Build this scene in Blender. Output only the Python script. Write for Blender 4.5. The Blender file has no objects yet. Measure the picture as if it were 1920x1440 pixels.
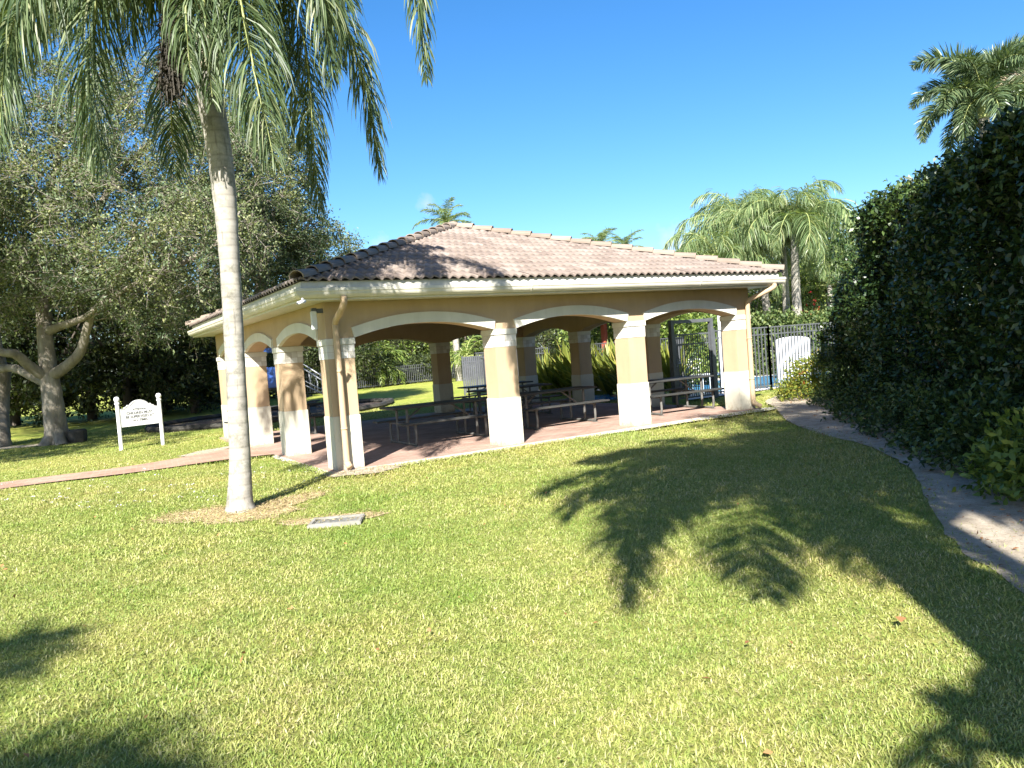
import bpy, bmesh, math, random
import numpy as np
from mathutils import Vector, Matrix
R=math.radians
rs=np.random.RandomState(7)
random.seed(7)
scene=bpy.context.scene
COL=scene.collection

# ------------------------------------------------------------------ camera
F_PX=1440.0; YAW=0.5397; PIT=-0.0431; ROL=-0.0759
CAM=np.array([-3.756,-11.830,1.68])
def _basis():
    cy,sy=math.cos(YAW),math.sin(YAW)
    r=np.array([cy,-sy,0]);f=np.array([sy,cy,0]);u=np.array([0,0,1.])
    cp,sp=math.cos(PIT),math.sin(PIT)
    f2=f*cp+u*sp;u2=u*cp-f*sp
    c,s=math.cos(ROL),math.sin(ROL)
    return r*c+u2*s,u2*c-r*s,f2
CR,CU,CF=_basis()
FH=np.array([math.sin(YAW),math.cos(YAW)])
RH=np.array([math.cos(YAW),-math.sin(YAW)])
def _ray(u,v): return CF+CR*(u-960)/F_PX+CU*(720-v)/F_PX
def gr(u,v,z=0.):
    """where a sight line meets the level z"""
    d=_ray(u,v); return CAM+d*((z-CAM[2])/d[2])
def at(u,v,dist):
    """the point on a sight line at a distance (metres ahead)"""
    d=_ray(u,v); return CAM+d*(dist/(d[:2]@FH))
def uv_dist(lat,fwd):
    p=CAM[:2]+RH*lat+FH*fwd
    return p
cam_d=bpy.data.cameras.new('camera'); cam=bpy.data.objects.new('camera',cam_d); COL.objects.link(cam)
cam_d.sensor_width=36; cam_d.lens=F_PX/1920*36; cam_d.clip_end=800; cam_d.clip_start=.05
m=Matrix((CR,CU,-CF)).transposed().to_4x4(); m.translation=Vector(CAM); cam.matrix_world=m
scene.camera=cam

# ------------------------------------------------------------------ light
SUN_EL=R(36.5); sd=np.array([-.64,-.768]); sd/=np.linalg.norm(sd)
SUN=np.array([sd[0]*math.cos(SUN_EL),sd[1]*math.cos(SUN_EL),math.sin(SUN_EL)])
sl=bpy.data.lights.new('sun','SUN'); sl.energy=4.7; sl.angle=R(.55); sl.color=(1,.962,.895)
so=bpy.data.objects.new('sun',sl); COL.objects.link(so)
so.rotation_mode='QUATERNION'; so.rotation_quaternion=Vector(SUN).to_track_quat('Z','Y')
so.location=(-40,-48,40)
w=bpy.data.worlds.new('World'); scene.world=w; w.use_nodes=True
nt=w.node_tree; bg=nt.nodes['Background']
sky=nt.nodes.new('ShaderNodeTexSky'); sky.sky_type='NISHITA'; sky.sun_disc=False
sky.sun_elevation=SUN_EL; sky.sun_rotation=math.atan2(SUN[0],SUN[1])
sky.air_density=1.0; sky.dust_density=.95; sky.ozone_density=4.5; sky.altitude=0
hs=nt.nodes.new('ShaderNodeHueSaturation'); hs.inputs['Saturation'].default_value=1.26; hs.inputs['Hue'].default_value=.501; nt.links.new(sky.outputs[0],hs.inputs['Color']); nt.links.new(hs.outputs[0],bg.inputs[0]); bg.inputs[1].default_value=.066
tc=nt.nodes.new('ShaderNodeTexCoord');cur=hs.outputs[0]
for (u_,v_,rad_,sd_) in ((715,460,.016,1.),(798,383,.014,4.),(1268,455,.03,7.)):
    dd=_ray(u_,v_);dd=dd/np.linalg.norm(dd)
    ds=nt.nodes.new('ShaderNodeVectorMath');ds.operation='DISTANCE';nt.links.new(tc.outputs['Generated'],ds.inputs[0]);ds.inputs[1].default_value=dd
    nz=nt.nodes.new('ShaderNodeTexNoise');nz.inputs['Scale'].default_value=70;nz.inputs['Detail'].default_value=5;nt.links.new(tc.outputs['Generated'],nz.inputs['Vector'])
    ad=nt.nodes.new('ShaderNodeMath');ad.operation='MULTIPLY_ADD';nt.links.new(nz.outputs['Fac'],ad.inputs[0]);ad.inputs[1].default_value=rad_*1.6;nt.links.new(ds.outputs['Value'],ad.inputs[2])
    mr=nt.nodes.new('ShaderNodeMapRange');mr.inputs[1].default_value=rad_*1.75;mr.inputs[2].default_value=rad_*.7;mr.inputs[3].default_value=0;mr.inputs[4].default_value=.6;nt.links.new(ad.outputs[0],mr.inputs[0])
    mx=nt.nodes.new('ShaderNodeMix');mx.data_type='RGBA';nt.links.new(mr.outputs[0],mx.inputs['Factor']);nt.links.new(cur,mx.inputs['A']);mx.inputs['B'].default_value=(4.2,4.4,4.9,1);cur=mx.outputs['Result']
nt.links.new(cur,bg.inputs[0])
vs=scene.view_settings; vs.view_transform='Standard'; vs.look='None'; vs.exposure=1.8; vs.gamma=1
scene.cycles.max_bounces=8; scene.cycles.transparent_max_bounces=12

# ------------------------------------------------------------------ object helpers
def tag(o,label=None,cat=None,group=None,kind=None):
    if label: o['label']=label
    if cat: o['category']=cat
    if group: o['group']=group
    if kind: o['kind']=kind
    return o
def thing(name,label,cat,loc=(0,0,0),rz=0,group=None):
    o=bpy.data.objects.new(name,None); COL.objects.link(o); o.location=[float(c) for c in loc]; o.rotation_euler=(0,0,rz)
    o.empty_display_size=.2
    return tag(o,label,cat,group)
def link(name,me,parent=None):
    o=bpy.data.objects.new(name,me); COL.objects.link(o)
    if parent is not None: o.parent=parent
    return o
def npmesh(name,V,counts,idx,mat,smooth=False):
    """V (n,3), counts = corners per face, idx = flat corner list"""
    me=bpy.data.meshes.new(name)
    V=np.asarray(V,dtype=np.float32); counts=np.asarray(counts,dtype=np.int32); idx=np.asarray(idx,dtype=np.int32)
    me.vertices.add(len(V)); me.vertices.foreach_set('co',V.ravel())
    me.loops.add(len(idx)); me.loops.foreach_set('vertex_index',idx)
    me.polygons.add(len(counts)); st=np.concatenate(([0],np.cumsum(counts)[:-1])).astype(np.int32)
    me.polygons.foreach_set('loop_start',st); me.polygons.foreach_set('loop_total',counts)
    if smooth: me.polygons.foreach_set('use_smooth',np.ones(len(counts),dtype=bool))
    me.update(calc_edges=True)
    if mat is not None: me.materials.append(mat)
    return me
class MB:
    """collects simple solids into one mesh"""
    def __init__(s): s.V=[];s.F=[];s.n=0
    def add(s,V,F):
        s.V+= [tuple(map(float,v)) for v in V]; s.F+=[tuple(i+s.n for i in f) for f in F]; s.n=len(s.V); return s
    def box(s,a,b):
        x0,y0,z0=a;x1,y1,z1=b
        V=[(x0,y0,z0),(x1,y0,z0),(x1,y1,z0),(x0,y1,z0),(x0,y0,z1),(x1,y0,z1),(x1,y1,z1),(x0,y1,z1)]
        return s.add(V,[(3,2,1,0),(4,5,6,7),(0,1,5,4),(1,2,6,5),(2,3,7,6),(3,0,4,7)])
    def obox(s,p,q,wd,ht,up=(0,0,1)):
        """bar from p to q, wd across, ht along up"""
        p=Vector(p);q=Vector(q);d=(q-p).normalized();up=Vector(up)
        sx=d.cross(up)
        if sx.length<1e-4: sx=d.cross(Vector((1,0,0)))
        sx.normalize();uz=sx.cross(d).normalized()
        V=[]
        for c in (p,q):
            for a,b in ((-1,-1),(1,-1),(1,1),(-1,1)): V.append(c+sx*a*wd/2+uz*b*ht/2)
        return s.add(V,[(3,2,1,0),(4,5,6,7),(0,1,5,4),(1,2,6,5),(2,3,7,6),(3,0,4,7)])
    def tube(s,pts,rad,n=8,cap=True):
        pts=[Vector(p) for p in pts]
        if not hasattr(rad,'__len__'): rad=[rad]*len(pts)
        rings=[];prev=None
        for i,p in enumerate(pts):
            d=(pts[min(i+1,len(pts)-1)]-pts[max(i-1,0)]).normalized()
            if prev is None:
                a=d.cross(Vector((0,0,1)))
                if a.length<1e-3: a=Vector((1,0,0))
            else: a=prev-d*prev.dot(d)
            a.normalize();prev=a;b=d.cross(a)
            rings.append([p+(a*math.cos(2*math.pi*k/n)+b*math.sin(2*math.pi*k/n))*rad[i] for k in range(n)])
        V=[v for r_ in rings for v in r_];F=[]
        for i in range(len(pts)-1):
            for k in range(n):
                k2=(k+1)%n; F.append((i*n+k2,i*n+k,(i+1)*n+k,(i+1)*n+k2))
        if cap: F.append(tuple(range(n))); F.append(tuple((len(pts)-1)*n+k for k in reversed(range(n))))
        return s.add(V,F)
    def lathe(s,prof,c=(0,0,0),n=16):
        V=[];F=[]
        for r_,z in prof:
            for k in range(n):
                a=2*math.pi*k/n; V.append((c[0]+r_*math.cos(a),c[1]+r_*math.sin(a),c[2]+z))
        for i in range(len(prof)-1):
            for k in range(n):
                k2=(k+1)%n; F.append((i*n+k,i*n+k2,(i+1)*n+k2,(i+1)*n+k))
        F.append(tuple(reversed(range(n)))); F.append(tuple((len(prof)-1)*n+k for k in range(n)))
        return s.add(V,F)
    def prism(s,poly,f0,f1):
        """poly 2-D points mapped by f0 and f1 into the two caps"""
        n=len(poly);V=[f0(*p) for p in poly]+[f1(*p) for p in poly]
        return s.add(V,[tuple(range(n)),tuple(reversed(range(n,2*n)))]+[(i,i+n,(i+1)%n+n,(i+1)%n) for i in range(n)])
    def mesh(s,name,mat,smooth=False,bevel=0):
        me=bpy.data.meshes.new(name); me.from_pydata(s.V,[],s.F)
        bm=bmesh.new(); bm.from_mesh(me)
        bmesh.ops.recalc_face_normals(bm,faces=bm.faces)
        if bevel: bmesh.ops.bevel(bm,geom=[e for e in bm.edges if len(e.link_faces)==2 and e.calc_face_angle(0)>.6],offset=bevel,segments=2,affect='EDGES',clamp_overlap=True)
        bm.to_mesh(me); bm.free()
        if mat: me.materials.append(mat)
        if smooth:
            for p in me.polygons: p.use_smooth=True
        me.update(); return me
    def obj(s,name,mat,parent=None,smooth=False,bevel=0): return link(name,s.mesh(name,mat,smooth,bevel),parent)
def copy_thing(o,loc,rz,label=None,scale=None,group=None):
    c=o.copy(); COL.objects.link(c); c.location=[float(x) for x in loc]; c.rotation_euler=(0,0,rz)
    if scale: c.scale=(scale,)*3
    if label: c['label']=label
    if group: c['group']=group
    def kids(a,b):
        for ch in list(a.children):
            d=ch.copy(); COL.objects.link(d); d.parent=b; kids(ch,d)
    kids(o,c); return c

# ------------------------------------------------------------------ materials
def newmat(name):
    m=bpy.data.materials.new(name); m.use_nodes=True
    t=m.node_tree; return m,t,t.nodes['Principled BSDF'],t.nodes['Material Output']
def ramp(t,cols,fac):
    r_=t.nodes.new('ShaderNodeValToRGB'); e=r_.color_ramp.elements
    while len(e)<len(cols): e.new(.5)
    for i,(p,c) in enumerate(cols): e[i].position=p; e[i].color=(*c,1)
    t.links.new(fac,r_.inputs[0]); return r_.outputs[0]
def coords(t,scale=(1,1,1)):
    g=t.nodes.new('ShaderNodeNewGeometry'); mp=t.nodes.new('ShaderNodeMapping'); mp.inputs['Scale'].default_value=scale
    t.links.new(g.outputs['Position'],mp.inputs['Vector']); return mp.outputs[0]
def noise(t,co,scale,detail=4,rough=.6):
    n=t.nodes.new('ShaderNodeTexNoise'); n.inputs['Scale'].default_value=scale; n.inputs['Detail'].default_value=detail; n.inputs['Roughness'].default_value=rough
    if co is not None: t.links.new(co,n.inputs['Vector'])
    return n.outputs['Fac']
def mix(t,a,b,f,mode='MIX'):
    n=t.nodes.new('ShaderNodeMix'); n.data_type='RGBA'; n.blend_type=mode
    for s,v in ((n.inputs['A'],a),(n.inputs['B'],b)):
        if isinstance(v,tuple): s.default_value=(*v,1)
        else: t.links.new(v,s)
    if isinstance(f,float): n.inputs['Factor'].default_value=f
    else: t.links.new(f,n.inputs['Factor'])
    return n.outputs['Result']
def bump(t,b,h,strength=.3,dist=.01):
    n=t.nodes.new('ShaderNodeBump'); n.inputs['Strength'].default_value=strength; n.inputs['Distance'].default_value=dist
    t.links.new(h,n.inputs['Height']); t.links.new(n.outputs[0],b.inputs['Normal'])
def mat_noise(name,cols,scale=3,rough=.8,bscale=60,bstr=.25,bdist=.01,stretch=(1,1,1),metal=0,spec=.4,streak=0):
    m,t,b,o=newmat(name); co=coords(t,stretch)
    c=ramp(t,cols,noise(t,co,scale,6,.65))
    if streak:
        s_=ramp(t,[(.42,(1-streak,)*3),(.62,(1,1,1))],noise(t,coords(t,(3,3,.35)),1.6,5,.7)); c=mix(t,c,s_,1.0,'MULTIPLY')
    t.links.new(c,b.inputs['Base Color']); b.inputs['Roughness'].default_value=rough; b.inputs['Metallic'].default_value=metal
    b.inputs['Specular IOR Level'].default_value=spec
    if bstr: bump(t,b,noise(t,co,bscale,4,.7),bstr,bdist)
    return m
def mat_leaf(name,cols,trans=.3,rough=.5,tcol=None,patch=0,spec=.35,patchcol=(1.25,1.1,.8)):
    """thin leaf: each leaf has a shade of its own"""
    m,t,b,o=newmat(name); g=t.nodes.new('ShaderNodeNewGeometry')
    c=ramp(t,cols,g.outputs['Random Per Island'])
    if patch:
        pn=ramp(t,[(.4,(.72,.78,.7)),(.62,patchcol)],noise(t,coords(t),patch,3)); c=mix(t,c,pn,1.0,'MULTIPLY')
    t.links.new(c,b.inputs['Base Color']); b.inputs['Roughness'].default_value=rough; b.inputs['Specular IOR Level'].default_value=spec
    tr=t.nodes.new('ShaderNodeBsdfTranslucent'); c2=mix(t,c,tcol or (1.25,1.25,.55),1.0,'MULTIPLY'); t.links.new(c2,tr.inputs[0])
    ms=t.nodes.new('ShaderNodeMixShader'); ms.inputs[0].default_value=trans
    t.links.new(b.outputs[0],ms.inputs[1]); t.links.new(tr.outputs[0],ms.inputs[2]); t.links.new(ms.outputs[0],o.inputs[0])
    return m
def mat_wall(name,cols,scale,bscale):
    m=mat_noise(name,cols,scale,.9,bscale,.5,.006,streak=.06);t=m.node_tree;b=t.nodes['Principled BSDF']
    src=b.inputs['Base Color'].links[0].from_socket
    g=t.nodes.new('ShaderNodeNewGeometry');sx=t.nodes.new('ShaderNodeSeparateXYZ');t.links.new(g.outputs['Position'],sx.inputs[0])
    n=noise(t,coords(t,(1,1,.8)),7,6,.75)
    ma=t.nodes.new('ShaderNodeMath');ma.operation='MULTIPLY_ADD';ma.inputs[1].default_value=.75;t.links.new(n,ma.inputs[0]);t.links.new(sx.outputs['Z'],ma.inputs[2])
    d=ramp(t,[(.34,(.58,.53,.46)),(.44,(.90,.88,.85)),(.54,(1,1,1))],ma.outputs[0]);c=mix(t,src,d,.85,'MULTIPLY')
    st=ramp(t,[(.62,(1,1,1)),(.74,(.88,.865,.84))],noise(t,coords(t,(2.5,2.5,.5)),3.1,7,.75));c=mix(t,c,st,.8,'MULTIPLY')
    t.links.new(c,b.inputs['Base Color']);return m
M={}
M['tan']=mat_wall('tan_stucco',[(.3,(.41,.298,.185)),(.7,(.47,.348,.222))],1.2,110)
M['cream']=mat_wall('cream_stucco',[(.3,(.50,.475,.385)),(.7,(.57,.545,.45))],1.5,130)
M['trim']=mat_noise('arch_trim_paint',[(.3,(.56,.545,.47)),(.7,(.64,.62,.54))],2,.8,120,.2,.004,streak=.08)
M['gutter']=mat_noise('gutter_paint',[(.3,(.54,.51,.42)),(.7,(.61,.58,.48))],2,.45,200,.05,streak=.1)
M['white']=mat_noise('white_paint',[(.3,(.56,.57,.585)),(.7,(.63,.635,.64))],3,.5,120,.1)
M['signwhite']=mat_noise('weathered_white_paint',[(.3,(.55,.56,.56)),(.62,(.80,.80,.80))],7,.6,120,.15,streak=.18)
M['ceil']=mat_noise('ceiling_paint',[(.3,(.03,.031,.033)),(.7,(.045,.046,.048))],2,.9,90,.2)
M['metal_black']=mat_noise('black_powder_coat',[(.3,(.07,.074,.08)),(.7,(.10,.105,.112))],6,.42,250,.08)
M['steel']=mat_noise('galvanised_steel',[(.3,(.34,.35,.36)),(.7,(.5,.51,.52))],9,.45,100,.1,metal=.6)
M['concrete']=mat_noise('concrete',[(.3,(.42,.39,.33)),(.7,(.56,.53,.46))],3,.92,80,.5,.008,streak=.0)
M['lidc']=mat_noise('weathered_concrete',[(.3,(.18,.17,.14)),(.7,(.29,.275,.24))],6,.92,60,.6,.01)
M['text']=mat_noise('black_lettering',[(.3,(.03,.03,.03)),(.7,(.08,.08,.08))],20,.7,50,0)
M['redpost']=mat_noise('red_paint',[(.3,(.30,.065,.04)),(.7,(.38,.09,.055))],4,.55,80,.1)
M['blueplastic']=mat_noise('blue_plastic',[(.3,(.03,.09,.36)),(.7,(.045,.13,.46))],3,.35,80,.03)
M['purple']=mat_noise('violet_plastic',[(.3,(.10,.08,.36)),(.7,(.14,.11,.46))],3,.35,80,.03)
M['darkrub']=mat_noise('dark_timber',[(.3,(.025,.023,.02)),(.7,(.06,.055,.045))],5,.85,80,.3)
M['stone']=mat_noise('grey_stone',[(.3,(.12,.12,.11)),(.7,(.22,.22,.20))],5,.9,60,.5,.02)
M['oakbark']=mat_noise('oak_bark',[(.25,(.13,.11,.085)),(.5,(.24,.21,.165)),(.75,(.36,.33,.27))],5,.95,26,1,.03,(1,1,.35))
M['twig']=mat_noise('twig_bark',[(.3,(.26,.24,.2)),(.7,(.42,.39,.33))],4,.9,40,.4)
M['darkbark']=mat_noise('dark_bark',[(.3,(.05,.04,.03)),(.7,(.12,.10,.08))],4,.95,30,.7,.02,(1,1,.4))
M['frondstem']=mat_noise('frond_stem',[(.3,(.22,.26,.08)),(.7,(.34,.36,.14))],4,.55,60,.1)
M['dead']=mat_leaf('dry_frond',[(0,(.30,.22,.14)),(1,(.50,.42,.31))],.2,.8,(1,1,.9))
def palm_trunk_mat(name,c0,c1,c2,ringscale=11):
    m,t,b,o=newmat(name); co=coords(t)
    wv=t.nodes.new('ShaderNodeTexWave'); wv.wave_type='BANDS'; wv.bands_direction='Z'; wv.inputs['Scale'].default_value=ringscale/6.28*1.0; wv.inputs['Distortion'].default_value=1.6; wv.inputs['Detail'].default_value=3; wv.inputs['Detail Scale'].default_value=1.6
    t.links.new(coords(t,(.35,.35,1)),wv.inputs['Vector'])
    c=ramp(t,[(.25,c0),(.5,c1),(.75,c2)],noise(t,coords(t,(1,1,.6)),4.5,7,.7))
    ring=ramp(t,[(0,(.62,.60,.57)),(.10,(.93,.92,.90)),(.9,(1,1,1)),(1,(.9,.89,.87))],wv.outputs['Fac'])
    c=mix(t,c,ring,.6,'MULTIPLY')
    lich=ramp(t,[(.50,(1,1,1)),(.62,(.50,.52,.47))],noise(t,co,5,8,.75)); c=mix(t,c,lich,.8,'MULTIPLY')
    cr=ramp(t,[(.60,(1,1,1)),(.68,(.38,.36,.33))],noise(t,coords(t,(9,9,1.2)),2.2,4,.6)); c=mix(t,c,cr,.6,'MULTIPLY')
    bs=ramp(t,[(.52,(1,1,1)),(.64,(1.35,1.33,1.28))],noise(t,co,2.1,6,.7)); c=mix(t,c,bs,.8,'MULTIPLY')
    t.links.new(c,b.inputs['Base Color']); b.inputs['Roughness'].default_value=.9
    bump(t,b,wv.outputs['Fac'],.3,.008)
    return m
M['palmtrunk']=palm_trunk_mat('palm_trunk',(.20,.185,.155),(.29,.27,.235),(.37,.35,.31),13)
M['palmbase']=mat_noise('palm_leaf_base',[(.3,(.34,.30,.20)),(.7,(.52,.47,.35))],6,.7,40,.3,.01,(4,4,.4))
M['qleaf']=mat_leaf('queen_palm_leaflet',[(0,(.045,.075,.030)),(.55,(.085,.125,.050)),(.9,(.15,.19,.085)),(1,(.23,.24,.13))],.28,.45,spec=.35)
M['qleaf2']=mat_leaf('far_palm_leaflet',[(0,(.11,.17,.07)),(.6,(.19,.26,.115)),(.9,(.28,.33,.15)),(1,(.38,.38,.19))],.4,.42,spec=.5)
M['fox']=mat_leaf('plumed_palm_leaflet',[(0,(.05,.085,.04)),(.7,(.095,.14,.065)),(1,(.18,.22,.10))],.25,.4,spec=.5)
M['fruit']=mat_noise('dry_fruit',[(.3,(.018,.016,.012)),(.7,(.06,.05,.035))],8,.8,60,.3)
M['oakleaf']=mat_leaf('oak_leaf',[(0,(.06,.09,.042)),(.5,(.115,.16,.08)),(.85,(.185,.23,.135)),(1,(.27,.30,.20))],.28,.5,patch=.6,spec=.35)
M['woodleaf']=mat_leaf('dark_wood_leaf',[(0,(.022,.036,.014)),(.6,(.045,.065,.022)),(1,(.085,.11,.04))],.2,.5,patch=.5)
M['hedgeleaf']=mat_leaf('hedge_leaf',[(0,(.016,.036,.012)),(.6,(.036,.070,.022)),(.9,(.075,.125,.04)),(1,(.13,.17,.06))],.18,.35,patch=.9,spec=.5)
M['ixleaf']=mat_leaf('yellow_green_shrub_leaf',[(0,(.06,.10,.02)),(.5,(.14,.18,.03)),(.9,(.28,.28,.045)),(1,(.40,.30,.06))],.3,.4)
M['lowleaf']=mat_leaf('shrub_leaf',[(0,(.03,.055,.018)),(.6,(.06,.10,.03)),(1,(.13,.17,.05))],.25,.4)
M['poolhedge']=mat_leaf('clipped_hedge_leaf',[(0,(.045,.08,.022)),(.6,(.10,.145,.045)),(1,(.20,.23,.08))],.25,.45)
M['brightleaf']=mat_leaf('bright_leaf',[(0,(.07,.12,.025)),(.6,(.15,.21,.04)),(1,(.26,.31,.07))],.3,.45)
M['strap']=mat_leaf('strap_leaf',[(0,(.09,.13,.03)),(.5,(.22,.25,.05)),(.9,(.40,.39,.09)),(1,(.50,.42,.13))],.3,.4)
M['petal']=mat_leaf('red_petal',[(0,(.42,.01,.015)),(1,(.62,.04,.06))],.25,.6,(1,.5,.5))
M['orange']=mat_leaf('orange_petal',[(0,(.62,.12,.04)),(1,(.75,.25,.10))],.25,.6,(1,.7,.5))
M['deadleaf']=mat_leaf('fallen_leaf',[(0,(.22,.10,.04)),(1,(.42,.22,.09))],.15,.7,(1,.8,.6))
def grass_mat():
    m,t,b,o=newmat('grass_blade'); g=t.nodes.new('ShaderNodeNewGeometry'); co=coords(t)
    c=ramp(t,[(0,(.18,.235,.052)),(.3,(.275,.32,.08)),(.62,(.345,.37,.115)),(.88,(.40,.395,.165)),(1,(.48,.44,.26))],g.outputs['Random Per Island'])
    p=ramp(t,[(.34,(.68,.84,.56)),(.5,(1,1,1)),(.66,(1.2,1.05,1.12))],noise(t,co,.45,4,.6)); c=mix(t,c,p,1.0,'MULTIPLY')
    p2=ramp(t,[(.36,(.78,.88,.7)),(.6,(1.1,1.05,1.05))],noise(t,co,2.6,4,.7)); c=mix(t,c,p2,1.0,'MULTIPLY')
    t.links.new(c,b.inputs['Base Color']); b.inputs['Roughness'].default_value=.5; b.inputs['Specular IOR Level'].default_value=.3
    tr=t.nodes.new('ShaderNodeBsdfTranslucent'); t.links.new(c,tr.inputs[0]); ms=t.nodes.new('ShaderNodeMixShader'); ms.inputs[0].default_value=.3
    t.links.new(b.outputs[0],ms.inputs[1]); t.links.new(tr.outputs[0],ms.inputs[2]); t.links.new(ms.outputs[0],o.inputs[0]); return m
M['grass']=grass_mat()
def ground_mat():
    m,t,b,o=newmat('lawn_soil'); co=coords(t)
    near=ramp(t,[(.3,(.18,.20,.045)),(.5,(.26,.275,.075)),(.7,(.34,.32,.13))],noise(t,co,7,8,.75))
    far=ramp(t,[(.3,(.19,.23,.04)),(.5,(.28,.31,.065)),(.7,(.37,.36,.11))],noise(t,co,3,9,.75))
    cam_=t.nodes.new('ShaderNodeVectorMath'); cam_.operation='DISTANCE'; cam_.inputs[1].default_value=(-2,-6,0); g=t.nodes.new('ShaderNodeNewGeometry'); t.links.new(g.outputs['Position'],cam_.inputs[0])
    mr=t.nodes.new('ShaderNodeMapRange'); mr.inputs[1].default_value=12; mr.inputs[2].default_value=26; t.links.new(cam_.outputs['Value'],mr.inputs[0])
    c=mix(t,near,far,mr.outputs[0])
    p=ramp(t,[(.38,(.84,.92,.75)),(.6,(1.12,1.04,1.05))],noise(t,co,.35,4,.6)); c=mix(t,c,p,1.0,'MULTIPLY')
    t.links.new(c,b.inputs['Base Color']); b.inputs['Roughness'].default_value=.95; b.inputs['Specular IOR Level'].default_value=.1
    bump(t,b,noise(t,co,26,6,.8),.7,.04); return m
M['ground']=ground_mat()
def dirt_mat(name,c0,c1,c2):
    m,t,b,o=newmat(name); co=coords(t)
    c=ramp(t,[(.28,c0),(.5,c1),(.75,c2)],noise(t,co,5,9,.75))
    sp=ramp(t,[(.60,(1,1,1)),(.66,(.45,.36,.28))],noise(t,co,38,3,.6)); c=mix(t,c,sp,.7,'MULTIPLY')
    t.links.new(c,b.inputs['Base Color']); b.inputs['Roughness'].default_value=.95; b.inputs['Specular IOR Level'].default_value=.1
    bump(t,b,noise(t,co,30,7,.8),.8,.03); return m
M['sand']=dirt_mat('sandy_dirt',(.25,.205,.15),(.41,.35,.27),(.54,.48,.39))
M['thatch']=dirt_mat('dry_thatch',(.34,.245,.125),(.50,.385,.22),(.60,.49,.31))
M['mulch']=dirt_mat('bark_mulch',(.06,.045,.035),(.13,.10,.08),(.22,.18,.14))
def brick_mat(name,sc,c1,c2,mortar,rot=0,ms=.02):
    m,t,b,o=newmat(name); g=t.nodes.new('ShaderNodeNewGeometry'); mp=t.nodes.new('ShaderNodeMapping'); mp.inputs['Rotation'].default_value=(0,0,rot); t.links.new(g.outputs['Position'],mp.inputs['Vector'])
    br=t.nodes.new('ShaderNodeTexBrick'); br.inputs['Scale'].default_value=sc; br.inputs['Color1'].default_value=(*c1,1); br.inputs['Color2'].default_value=(*c2,1); br.inputs['Mortar'].default_value=(*mortar,1)
    br.inputs['Mortar Size'].default_value=ms; br.inputs['Brick Width'].default_value=.5; br.inputs['Row Height'].default_value=.25
    t.links.new(mp.outputs[0],br.inputs['Vector'])
    st=ramp(t,[(.35,(.72,.70,.68)),(.65,(1.1,1.1,1.1))],noise(t,coords(t),1.4,6,.7)); c=mix(t,br.outputs['Color'],st,1.0,'MULTIPLY')
    t.links.new(c,b.inputs['Base Color']); b.inputs['Roughness'].default_value=.85
    bump(t,b,br.outputs['Fac'],-.25,.006); return m
M['brick']=brick_mat('brick_paving',2.4,(.31,.185,.14),(.40,.265,.205),(.34,.28,.23))
M['brickpath']=brick_mat('brick_path',2.4,(.34,.195,.135),(.42,.265,.19),(.36,.29,.22),.1)
def band_mat():
    m,t,b,o=newmat('stone_block_band'); g=t.nodes.new('ShaderNodeTexCoord')
    c=ramp(t,[(0,(.50,.47,.41)),(.5,(.62,.60,.55)),(1,(.72,.70,.66))],nd_rand(t)); 
    c=mix(t,c,ramp(t,[(.35,(.85,.84,.82)),(.65,(1,1,1))],noise(t,coords(t),12,5,.7)),1.0,'MULTIPLY')
    t.links.new(c,b.inputs['Base Color']); b.inputs['Roughness'].default_value=.8; bump(t,b,noise(t,coords(t),120,3),.3,.004); return m
def nd_rand(t):
    return t.nodes.new('ShaderNodeNewGeometry').outputs['Random Per Island']
M['band']=band_mat()
def tile_mat(name,cols):
    m,t,b,o=newmat(name); c=ramp(t,cols,nd_rand(t)); co=coords(t)
    c=mix(t,c,ramp(t,[(.32,(.84,.82,.80)),(.6,(1.03,1.03,1.03))],noise(t,co,1.6,5,.6)),1.0,'MULTIPLY')
    c=mix(t,c,ramp(t,[(.60,(1,1,1)),(.74,(.72,.69,.66))],noise(t,co,14,5,.7)),.6,'MULTIPLY')
    t.links.new(c,b.inputs['Base Color']); b.inputs['Roughness'].default_value=.85; bump(t,b,noise(t,co,70,5,.7),.35,.006); return m
M['tile']=tile_mat('concrete_roof_tile',[(0,(.155,.12,.10)),(.3,(.185,.147,.123)),(.8,(.21,.17,.143)),(1,(.232,.192,.165))])
M['cap']=tile_mat('hip_tile',[(0,(.19,.148,.115)),(.5,(.225,.178,.14)),(1,(.255,.207,.165))])
def water_mat():
    m,t,b,o=newmat('pool_water'); b.inputs['Base Color'].default_value=(.09,.33,.62,1); b.inputs['Roughness'].default_value=.08; b.inputs['IOR'].default_value=1.33
    bump(t,b,noise(t,coords(t),6,3),.12,.03); return m
M['water']=water_mat()
M['deck']=mat_noise('pool_deck',[(.3,(.56,.53,.50)),(.7,(.68,.65,.62))],3,.8,60,.2)

# ------------------------------------------------------------------ foliage helpers
def nrm(a): return a/np.maximum(np.linalg.norm(a,axis=-1,keepdims=True),1e-9)
def leaves_arrays(C,D,L,W,rng,flat=.5):
    """diamond leaves: centres C, pointing along D, lengths L, widths W; folded a little along the midrib"""
    n=len(C); D=nrm(D)
    up=np.tile(np.array([0,0,1.]),(n,1))+rng.normal(0,flat,(n,3))
    S=nrm(np.cross(D,up)); N=np.cross(S,D)
    L=np.broadcast_to(L,(n,))[:,None]; W=np.broadcast_to(W,(n,))[:,None]
    V=np.empty((n,4,3))
    V[:,0]=C-D*L*.5; V[:,1]=C+S*W*.5+D*L*.03+N*W*.12; V[:,2]=C+D*L*.5-N*L*.08; V[:,3]=C-S*W*.5+D*L*.03+N*W*.12
    return V.reshape(-1,3)
def quads_mesh(name,V,mat):
    n=len(V)//4
    return npmesh(name,V,np.full(n,4),np.arange(4*n),mat)
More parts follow.
